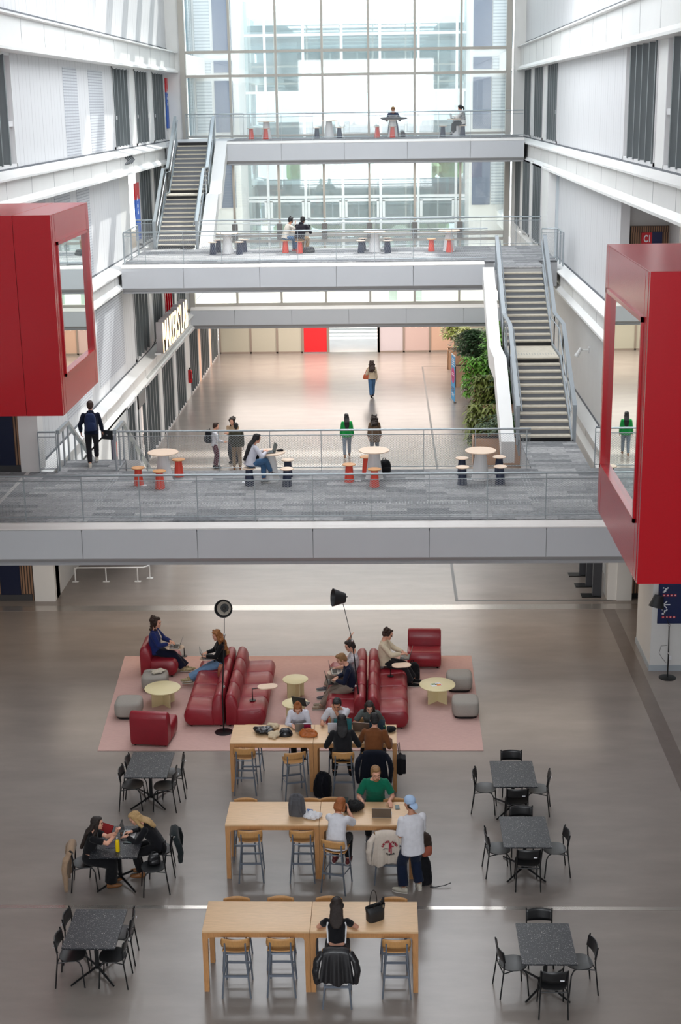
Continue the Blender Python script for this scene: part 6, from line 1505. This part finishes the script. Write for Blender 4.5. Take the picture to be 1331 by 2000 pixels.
# ---- lobby planting
def planter(label,x0,y0,x1,y1,h):
    e=empty('planter_box',label,'planter',((x0+x1)/2,(y0+y1)/2,0)); w,d=(x1-x0)/2,(y1-y0)/2
    b=MB(); b.box(-w,-d,0,w,-d+.03,h); b.box(-w,d-.03,0,w,d,h); b.box(-w,-d,0,-w+.03,d,h); b.box(w-.03,-d,0,w,d,h); b.build('timber_box',M_plantbox,e)
    b=MB(); b.box(-w+.03,-d+.03,0,w-.03,d-.03,h-.08); b.build('soil',M_soil,e)
PL=[('timber planter at the far left of the plant row, under the small tree',3.15,71.6,4.2,72.4,1.0),('timber planter behind the cyan roll-up banner',3.3,66.9,4.9,67.7,1.0),('timber planter in the middle of the plant row',3.8,61.4,5.4,62.2,1.0),('timber planter with bamboo near the white chairs',3.9,58.0,5.5,58.8,1.0),('timber planter at the near end of the row, seen through the railing',3.25,51.8,5.6,52.6,1.0),('timber planter against the staircase side of the row',5.0,64.2,6.0,65.0,1.0)]
for q in PL: planter(*q)
def leafy(name,label,x,y,z,h,r,n,m,leaf=.12,seed=0,style='bush',trunk=True,droop=.3):
    e=empty(name,label,'plant',(x,y,z)); rg=random.Random(seed)
    if trunk:
        b=MB(); b.tube([(0,0,0),(.04,.02,h*.4),(-.02,0,h*.75)],[.035,.03,.015],7)
        for k in range(7):
            a=rg.uniform(0,2*PI); z0=h*rg.uniform(.3,.7); b.tube([(0,0,z0),(math.cos(a)*r*.6,math.sin(a)*r*.6,z0+h*.22)],[.014,.006],5)
        b.build('stem',M_bark,e)
    b=MB()
    for k in range(n):
        a=rg.uniform(0,2*PI); el=rg.uniform(-.6,1.4); rad=r*rg.uniform(.15,1.15)
        c=V((math.cos(a)*rad*math.cos(el),math.sin(a)*rad*math.cos(el),h*.62+math.sin(el)*h*.38))
        if style=='fan':
            c=V((math.cos(a)*.08,math.sin(a)*.08,h*rg.uniform(.1,.5))); out=V((math.cos(a),math.sin(a),rg.uniform(.4,1.5))).normalized(); L=leaf*rg.uniform(2.2,4)
        elif style=='bamboo':
            c=V((rg.uniform(-r,r),rg.uniform(-r*.4,r*.4),h*rg.uniform(.1,1))); out=V((math.cos(a),math.sin(a),-.3)).normalized(); L=leaf*rg.uniform(1.5,2.4)
        else: out=V((math.cos(a),math.sin(a),rg.uniform(-.4,.8))).normalized(); L=leaf*rg.uniform(.7,1.4)
        sd=out.cross(V((0,0,1))).normalized()*L*(.16 if style!='bush' else .36); m1=c+out*L*.5; tip=c+out*L-V((0,0,L*droop))
        b.add([c,m1+sd,tip,m1-sd,m1+V((0,0,.02*L))],[(0,1,4),(1,2,4),(2,3,4),(3,0,4)])
    b.build('foliage',m,e); return e
LP=[('small_tree','small olive-green tree at the far left of the plant row',3.5,72.0,.9,1.55,.55,1500,M_green3,.13,1,'bush'),
 ('small_tree','dark leafy tree right of the small olive-green tree',4.5,71.0,.1,2.0,.75,1500,M_green1,.18,2,'bush'),
 ('shrub','yellow-green shrub between the two farthest trees',3.95,70.6,.5,1.8,.4,700,M_green3,.14,3,'bush'),
 ('shrub','dark shrub in the planter behind the roll-up banner',4.1,67.3,.9,1.7,.8,1500,M_green1,.16,4,'bush'),
 ('shrub','bright green shrub with drooping leaves next to the staircase',5.25,64.6,.95,2.4,.72,1100,M_green2,.22,5,'bush'),
 ('shrub','bright fan-leaved plant below the drooping green shrub',5.0,62.6,.9,1.3,.5,260,M_green2,.28,6,'fan'),
 ('shrub','dark large-leaved plant in the middle planter against the stairs',5.2,61.8,.9,1.7,.6,900,M_green1,.24,7,'bush'),
 ('bamboo','thin bamboo clump at the front of the middle planter',3.95,61.7,.5,1.9,.45,650,MT['bright_foliage'],.15,8,'bamboo'),
 ('bamboo','bamboo clump beside the white chairs, left',4.1,58.4,.4,1.8,.4,600,M_green3,.15,9,'bamboo'),
 ('shrub','dark banana-like plant right of the bamboo',5.3,58.6,.6,2.0,.7,420,M_green1,.42,10,'fan'),
 ('bamboo','bamboo clump hanging over the nearest part of the lobby floor',3.75,54.4,.1,1.7,.5,700,M_green3,.16,11,'bamboo'),
 ('shrub','low dark plants in the near planter behind the railing',4.6,52.3,.85,.9,.9,1100,M_green1,.14,12,'bush'),
 ('small_tree','dark tall plant directly behind the white stair cladding',5.6,66.5,.1,2.2,.6,1200,M_green1,.26,13,'bush')]
LP+=[('shrub','dense dark shrub behind the drooping green one, midway along the row',4.7,69.2,.1,2.2,.8,1500,M_green1,.2,21,'bush'),('shrub','dark glossy shrub between the middle planter and the bamboo',5.1,60.0,.1,1.9,.6,1000,M_green1,.22,22,'bush')]
for nm,l,x,y,z,h,r,k,m,lf,sd,stl in LP: leafy(nm,l,x,y,z,h,r*1.15,int(k*1.3),m,lf,sd,stl,trunk=stl!='fan')
e=empty('rollup_banner','cyan roll-up banner with a magenta disc beside the planters','banner',(3.05,63.6,0),-82)
b=MB(); b.box(-.42,-.01,.06,.42,.01,2.1); b.build('banner_sheet',M_cyan,e)
b=MB(); b.box(-.45,-.06,0,.45,.06,.07); b.build('base',M_silver,e); b=MB(); b.tube([(0,.04,.05),(0,.04,2.08)],.012,6); b.build('support_pole',M_silver,e); b=MB(); b.box(-.43,-.02,2.08,.43,.02,2.12); b.build('top_rail',M_frame,e)
b=MB(); b.prism([(.36*math.cos(a),1.2+.36*math.sin(a)) for a in [2*PI*k/28 for k in range(28)]],'y',-.016,-.011); b.build('magenta_disc',M_pink,e)
b=MB()
for z,w in ((1.92,.2),(1.82,.3),(1.72,.26),(1.62,.3),(.34,.3),(.26,.22)): b.box(-w,-.014,z,w,-.011,z+.045)
b.build('white_print',M_whitesign,e); b=MB()
for z,w in ((1.28,.2),(1.20,.24)): b.box(-w,-.02,z,w,-.017,z+.04)
b.build('disc_print',M_whitesign,e)
b=MB()
for z,w in ((1.12,.22),(1.04,.18),(.62,.26),(.54,.3),(.46,.2)): b.box(-w,-.02,z,w,-.012,z+.035)
b.build('dark_print',M_navysign,e)
def garden_chair(label,x,y,rz):
    e=empty('white_chair',label,'chair',(x,y,0),rz,'white chairs among the plants')
    b=MB(); b.slab((0,0,0),.42,.42,.44,.46,.08,5); b.build('seat',M_white,e)
    for k in range(3): b=MB(); b.tube([(-.16+.16*k,-.2,.45),(-.17+.17*k,-.26,.86)],.016,6,.5); b.build('back_slat',M_white,e)
    b=MB(); b.tube([(-.19,-.26,.87),(.19,-.26,.87)],.02,6); b.build('top_rail',M_white,e)
    for sx in (-1,1):
        for sy in (-1,1): b=MB(); b.tube([(sx*.16,sy*.16,.44),(sx*.2,sy*.2,0)],.014,6); b.build('leg',M_white,e)
garden_chair('white chair behind the cyan banner, among the plants',3.75,65.2,20); garden_chair('white chair beside the bamboo near the small table',4.35,59.9,150); garden_chair('second white chair by the small white table, nearer the railing',4.55,55.9,40)
e=empty('white_table','small white table between the plants near the railing','table',(4.75,56.6,0)); b=MB(); b.lathe([(.34,.72),(.34,.74)],n=24); b.build('tabletop',M_white,e); b=MB(); b.lathe([(.2,0),(.03,.03),(.03,.72)],n=12); b.build('pedestal',M_white,e)
e=empty('waste_cabinet','dark sorting bin cabinet beside the near planters','bin',(4.9,54.6,0)); b=MB(); b.box(-.75,-.3,0,.75,.3,1.05); b.build('cabinet_body',mat('bin_dark',(40,42,46),.4),e,bevel=.02)
for k in (-1,1): b=MB(); b.box(k*.37-.22,-.305,.8,k*.37+.22,-.3,.95); b.build('opening_flap',mat('bin_flap',(60,90,120) if k<0 else (70,74,80),.4),e)
# pale oval sculpture letters behind the glass, level two
e=empty('window_lettering','large pale rounded letter shapes behind the lower glass of the curtain wall','lettering',(1.0,70,3.7))
b=MB(); pts=[(.8*math.cos(a),.9+.8*math.sin(a)) for a in [PI*k/14 for k in range(15)]]+[(-.8,0),(-.4,0)]+[(-.4*math.cos(a),.9+.4*math.sin(a)) for a in [PI*k/10 for k in range(11)]]+[(.4,0),(.8,0)]
b.prism(pts,'y',0,.15); b.build('arch_letter',mat('pale_letter',(206,226,216),.5),e)
# ================================================================ LAMPS (ceiling fittings and added fill panels)
def area(name,x,y,z,sx,sy,p,c=(1,.93,.85),rot=(0,0,0)):
    l=bpy.data.lights.new(name,'AREA'); l.shape='RECTANGLE'; l.size=sx; l.size_y=sy; l.energy=p; l.color=c
    o=bpy.data.objects.new(name,l); COL.objects.link(o); o.location=(x,y,z); o.rotation_euler=rot; return o
LOB=area('lobby_ceiling_light',-1.6,72.5,2.84,13,7,1100,(1,.88,.80))
area('soffit_light',-1.6,34.5,2.60,14,3.0,170,(1,.84,.68))
for y,pw in ((2,150),(12,130),(21,150),(28,360),(35,560),(42,900),(49,1300)): area('roof_fill',-1.7,y,18.95,12,2.4,pw,(.93,.96,1))  # fill panels added under the solid unseen roof, stronger towards the far end
area('end_wall_fill',-1.7,YB+.3,11,13,12,2900,(.93,.96,1),(R(90),0,0)); area('lobby_fill_middle',-2,53.4,6.55,11,3.6,520,(1,.95,.9)); area('lobby_fill_upper',-1.6,65.6,10.3,12,3.4,300,(1,.96,.92)); area('corridor_light_left',-11,33,6.6,2,5,30,(1,.88,.75)); area('corridor_light_right',7.9,34,2.9,2.4,4,30,(1,.86,.7)); area('corridor_light_alcove',7.6,36,10.3,2,5,25,(1,.88,.78)); area('corridor_light_ground',-11,33,2.5,2,5,14,(1,.86,.7))  # fill light added behind camera and, under two bridges, onto the lobby floor
for i,(xa,xb,zz) in enumerate(((-13,-9.95,14.3),(-13,-9.9,10.5),(-13,-9.5,6.7),(-13,-9.1,2.8),(6.5,9.5,14.3),(6.3,9.5,10.5))): area('room_light',(xa+xb)/2,61,zz,2,12,90,(1,.95,.88))
area('level_one_light',-1.6,73,6.3,12,6,420,(1,.93,.82))
# ================================================================ SKY, SUN, CAMERA
w=bpy.data.worlds.new('sky'); SC.world=w; w.use_nodes=True; nt=w.node_tree; bg=nt.nodes['Background']
tc=nt.nodes.new('ShaderNodeTexCoord'); sp=nt.nodes.new('ShaderNodeSeparateXYZ'); rp=nt.nodes.new('ShaderNodeValToRGB')
nt.links.new(tc.outputs['Generated'],sp.inputs[0]); nt.links.new(sp.outputs[2],rp.inputs[0])
rp.color_ramp.elements[0].position=.0; rp.color_ramp.elements[0].color=(.98,.98,1,1); rp.color_ramp.elements[1].position=.9; rp.color_ramp.elements[1].color=(.84,.91,1,1)
nt.links.new(rp.outputs[0],bg.inputs[0]); bg.inputs[1].default_value=2.9
s=bpy.data.lights.new('sun','SUN'); s.energy=8; s.angle=R(1.0); s.color=(1,.95,.88)
so_=bpy.data.objects.new('sun',s); COL.objects.link(so_)
sd=V((-.35,-.72,-1.05)).normalized(); so_.rotation_euler=sd.to_track_quat('-Z','Y').to_euler()
bake_all()
SC.view_settings.view_transform='Standard'; SC.view_settings.look='None'; SC.view_settings.gamma=1; SC.view_settings.exposure=0.22
cam=bpy.data.cameras.new('camera'); co=bpy.data.objects.new('camera',cam); COL.objects.link(co)
f=2800; W_,H_=1331,2000
Yc=V(((750-W_/2)/f,-(200-H_/2)/f,-1)).normalized(); p2=V(((1750-W_/2)/f,-(200-14.7-H_/2)/f,-1))
Zc=p2.cross(Yc).normalized(); Zc=-Zc if Zc.y<0 else Zc; Xc=Yc.cross(Zc)
Mx=Matrix((Xc,Yc,Zc)).to_4x4(); Mx.translation=V((0,0,13)); co.matrix_world=Mx
cam.sensor_fit='HORIZONTAL'; cam.sensor_width=36; cam.lens=f*36/1331; cam.clip_end=400; cam.clip_start=.1
SC.camera=co
SC.cycles.max_bounces=8 if hasattr(SC,'cycles') else 8
SC.cycles.transparent_max_bounces=24
